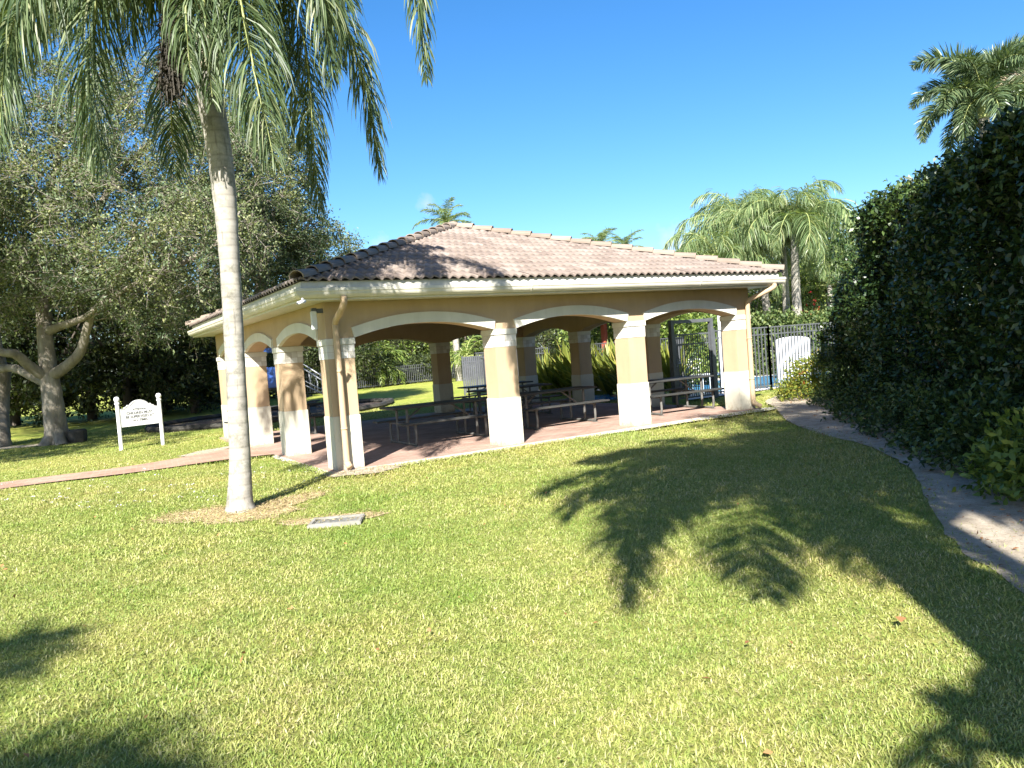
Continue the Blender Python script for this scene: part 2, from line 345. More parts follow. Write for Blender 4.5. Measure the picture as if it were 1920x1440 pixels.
def leafmesh(name,C,D,L,W,mat,rng,flat=.5): return quads_mesh(name,leaves_arrays(C,D,L,W,rng,flat),mat)
def tubes_mesh(name,polys,mat,n=6,smooth=True):
    """polys: list of (points (k,3), radii (k,), sides)"""
    VV=[];idx=[];cnt=0;off=0
    for P,rd,nn in polys:
        P=np.asarray(P,float);k=len(P);T=np.gradient(P,axis=0);T=nrm(T)
        a=np.cross(T,np.array([.13,.21,.97]));bad=np.linalg.norm(a,axis=1)<.05;a[bad]=[1,0,0];a=nrm(a)
        for i in range(1,k):
            v=a[i-1]-T[i]*(a[i-1]@T[i]); a[i]=v/max(np.linalg.norm(v),1e-6)
        b=np.cross(T,a);th=np.arange(nn)*2*np.pi/nn
        V=P[:,None,:]+(a[:,None,:]*np.cos(th)[None,:,None]+b[:,None,:]*np.sin(th)[None,:,None])*np.asarray(rd,float)[:,None,None]
        VV.append(V.reshape(-1,3))
        i=np.arange(k-1)[:,None];j=np.arange(nn)[None,:];j2=(j+1)%nn
        q=np.stack([i*nn+j,i*nn+j2,(i+1)*nn+j2,(i+1)*nn+j],-1).reshape(-1,4)+off
        idx.append(q);off+=k*nn
    V=np.concatenate(VV);q=np.concatenate(idx)
    return npmesh(name,V,np.full(len(q),4),q.ravel(),mat,smooth)
def curve(pts,n):
    """smooth curve through points"""
    P=np.asarray(pts,float);k=len(P)
    Q=np.vstack([2*P[0]-P[1],P,2*P[-1]-P[-2]])
    out=[]
    for i in range(k-1):
        p0,p1,p2,p3=Q[i:i+4]
        for t in np.linspace(0,1,n,endpoint=(i==k-2)):
            out.append(.5*((2*p1)+(-p0+p2)*t+(2*p0-5*p1+4*p2-p3)*t*t+(-p0+3*p1-3*p2+p3)*t**3))
    return np.array(out)
def resample(P,n):
    d=np.concatenate([[0],np.cumsum(np.linalg.norm(np.diff(P,axis=0),axis=1))]);s=np.linspace(0,d[-1],n)
    return np.stack([np.interp(s,d,P[:,i]) for i in range(3)],-1),d[-1]
def frond_mesh(P,rng,leafmat,Lmax=.75,spacing=.035,width=.028,plume=.25,droop=1.5,segs=4,t0=.12,stem=.02,around=False,stemmat=None):
    """pinnate frond along rachis P: many narrow leaflets that sag; returns one mesh"""
    Pq,length=resample(np.asarray(P),60)
    n=int(length*(1-t0)/spacing)
    t=np.linspace(t0,1,n); t=np.repeat(t,2); side=np.tile([1.,-1.],n)
    if not around: t=np.clip(t+rng.normal(0,.004,len(t)),t0,1)
    f=t*(len(Pq)-1);i=np.clip(f.astype(int),0,len(Pq)-2);fr=(f-i)[:,None]
    B=Pq[i]*(1-fr)+Pq[i+1]*fr
    T=nrm(np.gradient(Pq,axis=0));Tn=nrm(T[i]*(1-fr)+T[i+1]*fr)
    S=np.cross(Tn,np.array([0,0,1.]));nz=np.linalg.norm(S,axis=1)
    S0=nrm(np.cross(Pq[len(Pq)//3]-Pq[0],np.array([0,0,1.])));S=np.where((nz<.25)[:,None],S0,nrm(S))
    S=nrm(S-Tn*np.sum(S*Tn,1,keepdims=True));N=np.cross(S,Tn)
    prof=np.sin(np.pi*np.clip((t-t0)/(1-t0)*.80+.16,0,1))**.7
    L=Lmax*prof*rng.uniform(.8,1.12,len(t))
    if around: ang=rng.uniform(0,2*np.pi,len(t));d=S*np.cos(ang)[:,None]+N*np.sin(ang)[:,None]+Tn*.75
    else:
        ang=rng.normal(.1,plume,len(t)); d=S*side[:,None]*np.cos(ang)[:,None]+N*np.sin(ang)[:,None]+Tn*(.45+.75*t[:,None]**2)
    d=nrm(d);W=width*(.55+.45*prof)*rng.uniform(.8,1.2,len(t))
    pts=[B];cur=B;step=(L/segs)[:,None]
    g=np.array([0,0,-1.])*droop
    for k in range(segs):
        d=nrm(d+g*(k+.6)/segs*rng.uniform(.7,1.3,(len(t),1))*np.minimum(1,L/.35)[:,None]*.6)
        cur=cur+d*step;pts.append(cur)
    X=np.stack(pts,1) # n,segs+1,3
    wv=nrm(Tn+rng.normal(0,.35,Tn.shape)); wv=nrm(wv-d*np.sum(wv*d,1,keepdims=True))
    taper=np.array([.55]+[1.0]*(segs-1)+[.08]); taper[-2]=.7
    A=X+wv[:,None,:]*W[:,None,None]*.5*taper[None,:,None];Bv=X-wv[:,None,:]*W[:,None,None]*.5*taper[None,:,None]
    V=np.stack([A,Bv],2).reshape(-1,3);m_=len(t)
    base=(np.arange(m_)*(segs+1)*2)[:,None];k=np.arange(segs)[None,:]*2
    q=np.stack([base+k,base+k+1,base+k+3,base+k+2],-1).reshape(-1,4)
    # rachis
    th=np.arange(5)*2*np.pi/5;Pr=Pq[::2];Tr=nrm(np.gradient(Pr,axis=0));a=nrm(np.cross(Tr,S0+np.array([.01,.02,.0])));a=np.where(np.isfinite(a),a,1);b=np.cross(Tr,a)
    rad=stem*np.linspace(1.25,.15,len(Pr))
    RV=(Pr[:,None]+(a[:,None]*np.cos(th)[None,:,None]+b[:,None]*np.sin(th)[None,:,None])*rad[:,None,None]).reshape(-1,3)
    ii=np.arange(len(Pr)-1)[:,None];j=np.arange(5)[None,:];j2=(j+1)%5
    rq=np.stack([ii*5+j,ii*5+j2,(ii+1)*5+j2,(ii+1)*5+j],-1).reshape(-1,4)+len(V)
    me=npmesh('frond',np.vstack([V,RV]),np.full(len(q)+len(rq),4),np.concatenate([q.ravel(),rq.ravel()]),leafmat)
    me.materials.append(stemmat or M['frondstem'])
    mi=np.zeros(len(q)+len(rq),dtype=np.int32);mi[len(q):]=1;me.polygons.foreach_set('material_index',mi)
    return me
def rachis(elev,length,sag,n=24,twist=0):
    """a rachis leaving the origin along +X at elev and bending down"""
    P=[np.zeros(3)];a=elev;h=0
    for k in range(n):
        P.append(P[-1]+np.array([math.cos(a)*math.cos(h),math.cos(a)*math.sin(h),math.sin(a)])*length/n)
        a=max(a-sag/n*(.5+1.2*k/n),-R(88));h+=twist/n
    return np.array(P)
def trunk_obj(name,pts,rad,mat,parent,n=18,knob=.03):
    P=curve(pts,10);r_=np.interp(np.linspace(0,1,len(P)),np.linspace(0,1,len(rad)),rad)
    r_=r_*(1+knob*np.sin(np.arange(len(P))*1.9))
    return link(name,tubes_mesh(name,[(P,r_,n)],mat),parent)

# ------------------------------------------------------------------ pavilion
S=3.04; D=2.93; W0=.46; XL=3*S+W0; YL=3*D+W0
pav=thing('picnic_pavilion','open tan and cream picnic pavilion with a tiled hip roof and arched openings','pavilion',(0,0,0))
def blocks_band(x,y,z0,z1):
    mb=MB(); q=W0/2-.003; h=(z1-z0)/2; n=4
    for r_ in range(2):
        for k in range(n):
            a=-q+2*q*k/n+.0025;b=-q+2*q*(k+1)/n-.0025;za=z0+h*r_+.002;zb=z0+h*(r_+1)-.002
            if k in (0,n-1): # corner blocks run down both sides
                for j in range(n):
                    a2=-q+2*q*j/n+.0025;b2=-q+2*q*(j+1)/n-.0025
                    mb.box((x+a,y+a2,za),(x+b,y+b2,zb))
            else:
                mb.box((x+a,y-q,za),(x+b,y-q+.12,zb));mb.box((x+a,y+q-.12,za),(x+b,y+q,zb))
    return mb
first=None
def column(cx,cy):
    global first
    if first is None:
        sh=MB().box((-W0/2+.012,-W0/2+.012,.80),(W0/2-.012,W0/2-.012,2.0)).obj('column',M['tan'],pav,bevel=.008)
        MB().box((-W0/2,-W0/2,-.05),(W0/2,W0/2,.85)).obj('plinth',M['cream'],sh,bevel=.008)
        blocks_band(0,0,1.762,1.978).obj('block_band',M['band'],sh)
        MB().box((-W0/2-.012,-W0/2-.012,1.98),(W0/2+.012,W0/2+.012,2.082)).obj('capital',M['trim'],sh,bevel=.006)
        first=sh; sh.location=(cx,cy,0); return sh
    c=first.copy(); COL.objects.link(c); c.location=(cx,cy,0)
    for ch in first.children:
        d=ch.copy(); COL.objects.link(d); d.parent=c
    return c
for i in range(4):
    for j in range(4):
        if i in (0,3) or j in (0,3): column(i*S+W0/2,j*D+W0/2)
ZB,ZT=2.0825,2.672
def arc(k,za,zb): # k 0..1 across the opening
    return za+(zb-za)*(1-(2*k-1)**2)**.5*1.0 if False else za+(zb-za)*(1-abs(2*k-1)**2.1)
def arch_side(name,u_of,span,u0,u1,sp):
    """wall with three segmental arches; u_of(u,v,z) maps along, depth and height to the world"""
    mb=MB();th=.40;N=20
    def panel(ua,ub,za,zb):
        # front/back quads with given lower heights
        mb.add([u_of(ua,.012,za),u_of(ub,.012,zb),u_of(ub,.012,ZT),u_of(ua,.012,ZT)],[(0,1,2,3)])
        mb.add([u_of(ua,th,za),u_of(ub,th,zb),u_of(ub,th,ZT),u_of(ua,th,ZT)],[(3,2,1,0)])
        mb.add([u_of(ua,.012,za),u_of(ub,.012,zb),u_of(ub,th,zb),u_of(ua,th,za)],[(3,2,1,0)])
    edges=[u0]
    for i in range(3): edges+=[i*sp+W0,(i+1)*sp]
    edges.append(u1)
    for i in range(0,len(edges)-1,2):
        if edges[i+1]>edges[i]+.01: panel(edges[i],edges[i+1],ZB,ZB)
    for i in range(3):
        a,b=i*sp+W0,(i+1)*sp
        for k in range(N):
            panel(a+(b-a)*k/N,a+(b-a)*(k+1)/N,arc(k/N,ZB,2.275),arc((k+1)/N,ZB,2.275))
    for uu in (u0,u1): mb.add([u_of(uu,.012,ZB),u_of(uu,th,ZB),u_of(uu,th,ZT),u_of(uu,.012,ZT)],[(0,1,2,3)])
    wall=mb.obj('wall',M['tan'],pav)
    for i in range(3):
        a,b=i*sp+W0,(i+1)*sp;t=MB();V=[];Fc=[]
        for k in range(N+1):
            x=a+(b-a)*k/N; e=.035*(abs(2*k/N-1)**8)*(1 if k>N/2 else -1)
            lo=arc(k/N,ZB+.0,2.275)-.004; hi=arc(k/N,2.245,2.445)
            if k in (0,N): lo=ZB+.001
            V+=[u_of(x,-.022,lo),u_of(x+e,-.022,hi),u_of(x,.05,lo),u_of(x+e,.05,hi)]
        for k in range(N):
            o=4*k;Fc+=[(o,o+4,o+5,o+1),(o+1,o+5,o+7,o+3),(o+2,o+3,o+7,o+6),(o,o+2,o+6,o+4)]
        Fc+=[(0,1,3,2),(4*N,4*N+2,4*N+3,4*N+1)]
        t.add(V,Fc); t.obj('arch_trim',M['trim'],wall)
    return wall
arch_side('front',lambda u,v,z:(u,v,z),XL,.012,XL-.012,S)
arch_side('back',lambda u,v,z:(u,YL-v,z),XL,.012,XL-.012,S)
arch_side('left',lambda u,v,z:(v,u,z),YL,.402,YL-.402,D)
arch_side('right',lambda u,v,z:(XL-v,u,z),YL,.402,YL-.402,D)
def ring(prof,closed=True):
    """sweep an (outward offset, z) profile around the plan"""
    V=[];n=len(prof)
    for sx,sy in ((0,0),(1,0),(1,1),(0,1)):
        for o,z in prof: V.append(((XL+o) if sx else -o,(YL+o) if sy else -o,z))
    F=[]
    for c in range(4):
        c2=(c+1)%4
        for k in range(n if closed else n-1):
            k2=(k+1)%n;F.append((c*n+k,c2*n+k,c2*n+k2,c*n+k2))
    return MB().add(V,F)
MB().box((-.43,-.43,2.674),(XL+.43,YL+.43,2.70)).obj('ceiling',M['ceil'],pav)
ring([(.0,2.664),(.42,2.664),(.42,2.673),(.0,2.673)]).obj('soffit',M['gutter'],pav)
ring([(.431,2.655),(.455,2.655),(.455,2.94),(.431,2.94)]).obj('fascia',M['trim'],pav)
gut=ring([(.457,2.69),(.505,2.69),(.545,2.735),(.555,2.775),(.565,2.785),(.565,2.83),(.552,2.835),(.552,2.80),(.535,2.72),(.50,2.705),(.457,2.705)]).obj('gutter',M['gutter'],pav)
# seams of the gutter
for xs in (3.55,7.6):
    MB().add([( xs+dx,-o,z) for dx in (0,.02) for o,z in ((.507,2.687),(.549,2.734),(.569,2.785),(.569,2.833),(.55,2.833),(.50,2.70))],[(0,1,2,3,4,5),(11,10,9,8,7,6)]+[(i,i+6,(i+1)%6+6,(i+1)%6) for i in range(6)]).obj('gutter_seam',M['gutter'],gut)
OV=.50; ZE=2.945; PK=np.array([XL/2,YL/2,4.72])
def roof_slope(c0,c1):
    """tiles on the slope whose eave runs c0 to c1"""
    c0=np.array(c0,float);c1=np.array(c1,float);ex=(c1-c0);Lx=np.linalg.norm(ex);ex/=Lx
    mid=(c0+c1)/2;sv=PK-mid;sv-=ex*(sv@ex);Ls=np.linalg.norm(sv);sv/=Ls;nv=np.cross(ex,sv)
    if nv[2]<0: nv=-nv
    apex=(PK-c0)@ex
    NC=15;per=.168;tw=2*per;SAM=12;V=[];Q=[]
    def smax(x): return Ls*np.minimum(x/apex,(Lx-x)/(Lx-apex))
    off=0
    for c in range(NC):
        s0=Ls*c/NC;s1=Ls*(c+1)/NC+.04
        sh=(c%2)*per*.5
        for k in range(-1,int(Lx/tw)+2):
            xs=np.linspace(k*tw+sh,(k+1)*tw+sh,SAM+1)+rs.normal(0,.0015)
            xs=np.clip(xs,0,Lx);mx=smax(xs)
            if (mx>s0+.02).sum()<2 or xs[-1]-xs[0]<.03: continue
            ph=2*np.pi*xs/per
            wv=.023*(np.sin(ph)+.28*np.sin(2*ph+.6))
            b=np.minimum(s0-.015+rs.normal(0,.002),mx);tp=np.minimum(s1,mx)
            lift=.048+rs.normal(0,.0012)
            base=c0[None]+ex*xs[:,None]
            lo=base+sv*b[:,None]+nv*(wv+lift-.034)[:,None]*np.array([1,1,1])
            hi=base+sv*b[:,None]+nv*(wv+lift)[:,None]
            md=base+sv*((b+tp)/2)[:,None]+nv*(wv+(lift+.018)/2+.003)[:,None]
            top=base+sv*tp[:,None]+nv*(wv+.014)[:,None]
            V+=[lo,hi,md,top];n=SAM+1
            for r_ in range(3):
                for j in range(SAM):
                    if xs[j+1]-xs[j]<1e-6: continue
                    a=off+r_*n+j;Q.append((a,a+1,a+n+1,a+n))
            off+=4*n
    V=np.concatenate(V);Q=np.array(Q)
    return V,Q
e=[(-OV,-OV,ZE),(XL+OV,-OV,ZE),(XL+OV,YL+OV,ZE),(-OV,YL+OV,ZE)]
roof=MB().add([*e,tuple(PK)],[(0,1,4),(1,2,4),(2,3,4),(3,0,4),(3,2,1,0)]).obj('roof',M['darkrub'],pav)
for a,b in ((0,1),(1,2),(2,3),(3,0)):
    V,Q=roof_slope(e[a],e[b]); link('roof_tiles',npmesh('roof_tiles',V,np.full(len(Q),4),Q.ravel(),M['tile']),roof)
for c in e:
    c=np.array(c);d=PK-c;Lh=np.linalg.norm(d);d/=Lh;up=np.cross(np.cross(d,[0,0,1]),d);up/=np.linalg.norm(up);sd_=np.cross(d,up)
    mb=MB();n=16;st=Lh/n
    for k in range(n):
        p0=c+d*(st*k-.03)+up*.035;p1=c+d*(st*(k+1)+.03)+up*.03
        V=[];m_=9
        for p,r_,lf in ((p0,.125,.028),(p0,.108,.026),(p1,.100,.0),(p1,.085,.0)):
            for j in range(m_):
                a=math.pi*(j/(m_-1)*1.1-.05);V.append(p+sd_*math.cos(a)*r_+up*(math.sin(a)*r_*.85+lf))
        Fq=[]
        for j in range(m_-1):
            Fq+=[(j,j+1,2*m_+j+1,2*m_+j),(m_+j,3*m_+j,3*m_+j+1,m_+j+1),(j,m_+j,m_+j+1,j+1)]
        mb.add(V,Fq)
    mb.obj('hip_cap',M['cap'],roof)
MB().lathe([(.17,0),(.16,.05),(.10,.10),(.02,.12)],tuple(PK+[0,0,.03]),12).obj('apex_tile',M['cap'],roof,smooth=True)
# downspouts
def spout(pts):
    P=curve(pts,6);mb=MB();mb.tube(P,.052,10);o=mb.obj('downspout',M['tan'],pav,smooth=True)
    for z in (.6,1.5): 
        i=int(np.argmin(abs(P[:,2]-z)));p=P[i];MB().tube([p-[0,0,.015],p+[0,0,.015]],.057,10).obj('strap',M['tan'],o,smooth=True)
    return o
spout([(.17,-.505,2.70),(.165,-.50,2.60),(.15,-.34,2.47),(.14,-.12,2.35),(.145,-.065,2.2),(.15,-.065,1.2),(.15,-.065,.22),(.152,-.09,.10),(.155,-.16,.05)])
spout([(9.82,-.505,2.70),(9.80,-.49,2.62),(9.62,-.30,2.50),(9.46,-.10,2.38),(9.44,-.066,2.2),(9.44,-.066,1.2),(9.44,-.066,.25),(9.47,-.10,.12),(9.56,-.17,.05)])

# camera and antenna under the eave
p=gr(566,566,2.58)
sc=thing('security_camera','white security camera under the eave at the pavilion corner','camera',p)
MB().tube([(.02,.02,.075),(.02,.02,.02)],.02,10).obj('mount',M['white'],sc,smooth=True)
MB().tube([(.08,.05,.015),(-.10,-.05,-.03)],.034,12).obj('housing',M['white'],sc,smooth=True,bevel=.004)
MB().tube([(-.10,-.05,-.03),(-.112,-.056,-.033)],.022,12).obj('lens',M['metal_black'],sc)
an=thing('antenna_panel','white rectangular antenna panel hanging on the pavilion corner wall','antenna',(-.14,.08,2.30))
sc.scale=(.7,.7,.7)
MB().box((-.045,-.03,-.06),(.045,.03,.235)).obj('panel',M['white'],an,bevel=.01)
MB().box((-.03,-.03,.237),(.045,.03,.28)).box((.045,-.02,.20),(.15,.02,.27)).obj('bracket',M['metal_black'],an)

# ------------------------------------------------------------------ ground and paving
def sheet(name,poly,z,mat,kind='structure',sub=True):
    bm=bmesh.new();vs_=[bm.verts.new((float(x),float(y),z)) for x,y in poly];f=bm.faces.new(vs_)
    if f.normal.z<0: f.normal_flip()
    bmesh.ops.triangulate(bm,faces=bm.faces[:])
    me=bpy.data.meshes.new(name);bm.to_mesh(me);bm.free();me.materials.append(mat)
    o=link(name,me);tag(o,kind=kind);return o
def lump(x,y):
    x=np.asarray(x,float);y=np.asarray(y,float)
    return (np.sin(x*.9+1.3*np.sin(y*.7))+np.sin(y*1.1+.9*np.sin(x*.6+2))+.6*np.sin(2.3*x-1.7*y))/2.6
n=150;xs=np.concatenate([np.linspace(-320,-40,12),np.linspace(-38,48,n),np.linspace(50,320,12)]);ys=np.concatenate([np.linspace(-120,-26,8),np.linspace(-24,62,n),np.linspace(64,360,12)])
GX,GY=np.meshgrid(xs,ys,indexing='ij');GZ=np.where((GX>-1.4)&(GX<11.5)&(GY>-1)&(GY<10.8),-.06,-.002+.012*lump(GX,GY)-.012)
nx,ny=GX.shape;ii,jj=np.meshgrid(np.arange(nx-1),np.arange(ny-1),indexing='ij')
q=np.stack([ii*ny+jj,(ii+1)*ny+jj,(ii+1)*ny+jj+1,ii*ny+jj+1],-1).reshape(-1,4)
g=link('lawn_ground',npmesh('lawn_ground',np.stack([GX,GY,GZ],-1).reshape(-1,3),np.full(len(q),4),q.ravel(),M['ground'],True));tag(g,kind='structure')
# slab: brick field with a concrete edge strip
slab=[(-.10,-.10),(XL+.10,-.10),(XL+.10,YL+.10),(-.10,YL+.10)]
fl=MB().box((-.10,-.10,-.15),(XL+.10,YL+.10,.0)).obj('brick_floor',M['brick']);tag(fl,kind='structure')
def rag(a,b,n,amp):
    return [(a[0]+(b[0]-a[0])*t,a[1]+(b[1]-a[1])*t) for t in np.linspace(0,1,n)]
mb=MB()
def strip(p,q,wd0,wd1,out):
    p=np.array(p);q=np.array(q);nn=40;L=[];Rr=[]
    for t in np.linspace(0,1,nn):
        b=p+(q-p)*t;wd=wd0+(wd1-wd0)*t+rs.normal(0,.018);L.append(tuple(b)+(-.006,));Rr.append((b[0]+out[0]*wd,b[1]+out[1]*wd,-.018+rs.normal(0,.004)))
    V=L+Rr;mb.add(V,[(i,i+1,nn+i+1,nn+i) for i in range(nn-1)])
strip((-.22,-.101),(XL+.3,-.101),.20,.34,(0,-1));strip((-.101,-.2),(-.101,3.4),.14,.12,(-1,0))
o=mb.obj('concrete_edge',M['concrete']);tag(o,kind='structure')
# splash pad of bare sand at the corner downspout
def blob(cx,cy,rx,ry,rot,n=120,amp=.12,seed=0):
    r_=np.random.RandomState(seed);ph=r_.uniform(0,6.28,4);a=np.linspace(0,2*np.pi,n,endpoint=False)
    k=1+amp*(np.sin(2*a+ph[0])+.7*np.sin(3*a+ph[1])+.5*np.sin(5*a+ph[2])+.4*np.sin(9*a+ph[3])+.35*np.sin(17*a+ph[1])+.25*np.sin(29*a+ph[2]))
    x=np.cos(a)*rx*k;y=np.sin(a)*ry*k;c,s=math.cos(rot),math.sin(rot)
    return [(cx+c*u-s*v,cy+s*u+c*v) for u,v in zip(x,y)]
patches=[]
def patch(name,poly,z,mat):
    patches.append(np.array(poly));return sheet(name,poly,z,mat)
patch('sand_patch',blob(.30,-.45,.55,.34,.1,seed=2),.001,M['sand'])
patch('thatch_patch',blob(-2.05,-2.15,.88,.52,-.50,seed=3),-.010,M['thatch'])
patch('thatch_patch',blob(-1.25,-2.0,.6,.24,.55,seed=4),-.008,M['thatch'])
patch('thatch_patch',blob(-1.22,-3.58,.52,.24,-.45,seed=5),-.010,M['thatch'])
# worn sandy path by the hedge
left=[(13.5,2.2),(11.2,1.1),(9.9,-.25)]+[tuple(gr(*q_)[:2]) for q_ in ((1480,790),(1547,815),(1623,834),(1700,872),(1733,927),(1786,1012),(1920,1117))]+[(-.2,-10.6),(-1.6,-13)]
right=[(2.5,-14),(4.5,-10.5),(6,-8.5),(8.5,-5.6),(10.9,-2.8),(13.2,-.4),(15,1)]
lp=curve([(*p,0) for p in left],8)[:,:2];lp=lp+rs.normal(0,.014,lp.shape)
patch('sand_path',[tuple(p) for p in lp]+right,-.001,M['sand'])
# brick path to the left
pa=[gr(-420,985),gr(0,917),gr(250,886),gr(430,861),gr(540,849)];pb=[gr(540,822),gr(420,843),gr(250,873),gr(0,905),gr(-420,968)]
bp=[tuple(p[:2]) for p in curve(pa,6)]+[tuple(p[:2]) for p in curve(pb,6)]
bp=[(min(x,-.11),y) for x,y in bp]
patch('brick_path',bp,.004,M['brickpath'])
patch('sand_patch',blob(*gr(418,843)[:2],1.0,.5,.4,seed=8),.001,M['sand'])
patch('sand_patch',blob(*gr(-10,842)[:2],1.5,.6,-.4,seed=9),.001,M['sand'])
# playground bed
c_=gr(640,772);pl=blob(c_[0]-1.6,c_[1]+1.8,4.6,3.2,.4,seed=11,amp=.03)
patch('mulch_bed',pl,.006,M['mulch'])
mb=MB();n=len(pl)
mb.tube([(x,y,.06) for x,y in pl]+[(pl[0][0],pl[0][1],.06)],.11,6)
o=mb.obj('border_timber',M['darkrub']);tag(o,'low dark timber border around the playground bed','garden border')

# concrete lid in the lawn
lx,ly=-1.26,-3.80
lid=thing('utility_lid','sunken rectangular concrete utility box with a recessed grey lid in the lawn','utility box',(lx,ly,0),-.48)
MB().box((-.28,-.19,-.05),(.28,-.13,.024)).box((-.28,.13,-.05),(.28,.19,.024)).box((-.28,-.13,-.05),(-.23,.13,.024)).box((.23,-.13,-.05),(.28,.13,.024)).obj('frame',M['lidc'],lid,bevel=.008)
MB().box((-.228,-.128,-.04),(.228,.128,.008)).obj('lid',M['stone'],lid,bevel=.004)
patches.append(np.array([(lx+a*math.cos(-.48)-b*math.sin(-.48),ly+a*math.sin(-.48)+b*math.cos(-.48)) for a,b in ((-.26,-.17),(.26,-.17),(.26,.17),(-.26,.17))]))
HARD=len(patches)

# ------------------------------------------------------------------ picnic tables
def picnic_table():
    t=thing('picnic_table','x','picnic table')
    L=2.15
    tm=MB()
    tm.box((-L/2,-.38,.715),(L/2,.38,.755)); tm.obj('tabletop',M['tabletop'],t,bevel=.012)
    for s in (-1,1): MB().box((-L/2,s*.66-.13,.425),(L/2,s*.66+.13,.46)).obj('bench_seat',M['tabletop'],t,bevel=.010)
    for x in (-.76,.76):
        mb=MB()
        mb.tube(curve([(x,-.62,.425),(x,-.64,.20),(x,-.62,.05),(x,-.55,.032),(x,0,.032),(x,.55,.032),(x,.62,.05),(x,.64,.20),(x,.62,.425)],4),.026,8)
        mb.tube([(x,-.26,.032),(x,-.26,.715)],.026,8);mb.tube([(x,.26,.032),(x,.26,.715)],.026,8)
        mb.tube([(x,-.66,.405),(x,.66,.405)],.022,8)
        for s in (-1,1): mb.box((x-.04,s*.62-.05,0),(x+.04,s*.62+.05,.014))
        mb.obj('leg',M['tableleg'],t,smooth=False)
        sg=1 if x<0 else -1
        MB().tube([(x,0,.41),(x+sg*.42,0,.70)],.018,8).obj('brace',M['tableleg'],t)
    return t
def mesh_top_mat():
    m,t,b,o=newmat('coated_expanded_metal');co=coords(t)
    c=ramp(t,[(.3,(.025,.027,.026)),(.6,(.05,.05,.046)),(.8,(.10,.095,.082))],noise(t,co,6,7,.7));t.links.new(c,b.inputs['Base Color']);b.inputs['Roughness'].default_value=.55
    bump(t,b,noise(t,co,90,2),.6,.006);return m
M['tabletop']=mesh_top_mat()
M['tableleg']=mat_noise('worn_dark_steel',[(.3,(.06,.06,.055)),(.7,(.16,.155,.14))],9,.5,80,.2)
T=picnic_table();g_='picnic tables under the pavilion'
T.location=(2.86,2.25,0);T['label']='dark metal picnic table in the first wide arch from the corner downspout';T['group']=g_
copy_thing(T,(5.57,2.22,0),.01,'dark metal picnic table seen in the middle front arch')
copy_thing(T,(8.53,1.62,0),-.05,'dark metal picnic table under the front arch beside the pool gate')
copy_thing(T,(7.30,7.55,0),.02,'dark metal picnic table at the back, before the end of the slatted pool fence')
copy_thing(T,(6.35,5.15,0),0,'dark metal picnic table behind the middle one, mostly hidden by a column')
copy_thing(T,(.95,7.50,0),.03,'dark metal picnic table at the far left side, behind the palm trunk')

# ------------------------------------------------------------------ sign
a=np.array([-2.41,9.14]);b=np.array([-1.44,9.45]);ctr=(a+b)/2;dv=b-a;wid=np.linalg.norm(dv);ang=math.atan2(dv[1],dv[0])
sg=thing('notice_sign','white wooden notice sign with scrolled top between two ball topped posts','sign',(ctr[0],ctr[1],0),ang)
for s in (-1,1):
    x=s*wid/2
    p_=MB().lathe([(.045,-.05),(.045,1.10),(.058,1.105),(.058,1.15),(.04,1.155)],(x,0,0),14).obj('post',M['signwhite'],sg)
    MB().lathe([(.02,1.15),(.045,1.165),(.062,1.20),(.066,1.225),(.062,1.25),(.045,1.28),(.012,1.292)],(x,0,0),16).obj('ball_finial',M['signwhite'],p_,smooth=True)
hw=wid/2-.046
half=[(hw,.54),(hw,.985),(hw-.10,.985),(hw-.105,1.015),(hw-.16,1.03),(hw-.18,1.065),(hw-.235,1.06)]
top=[(x,1.06+.115*(1-(x/(hw-.235))**2)**.8) for x in np.linspace(hw-.27,0,9)]
poly=half+top+[(-x,z) for x,z in (half+top)[::-1][1:]]
board=MB().prism(poly,lambda x,z:(x,-.018,z),lambda x,z:(x,.018,z)).obj('board',M['signwhite'],sg)
mb=MB();fr=[(x*.985,.54+(z-.54)*.985+.004) for x,z in poly]+[(poly[0][0]*.985,.544)]
mb.tube([(x,-.019,z) for x,z in fr],.0075,5);mb.obj('rim',M['signwhite'],board)
mb=MB();fr=[(x*.93,.565+(z-.54)*.90) for x,z in poly]+[(poly[0][0]*.93,.565)]
mb.tube([(x,-.0185,z) for x,z in fr],.003,4);mb.obj('outline',M['text'],board)
for txt,z,sz in (('ATTENTION',.945,.052),('CHILDREN MUST',.855,.078),('BE SUPERVISED AT',.765,.078),('ALL TIMES',.675,.074)):
    cu=bpy.data.curves.new('lettering','FONT');cu.body=txt;cu.size=sz*1.12;cu.align_x='CENTER';cu.align_y='CENTER';cu.extrude=.0015;cu.offset=.0012;cu.materials.append(M['text'])
    tmp=bpy.data.objects.new('tmp',cu);COL.objects.link(tmp);dg=bpy.context.evaluated_depsgraph_get();me=bpy.data.meshes.new_from_object(tmp.evaluated_get(dg));bpy.data.objects.remove(tmp);me.name='lettering'
    o=link('lettering',me,board);o.rotation_euler=(math.pi/2,0,0);o.location=(0,-.0205,z)
    o.scale=(.96,1,1)

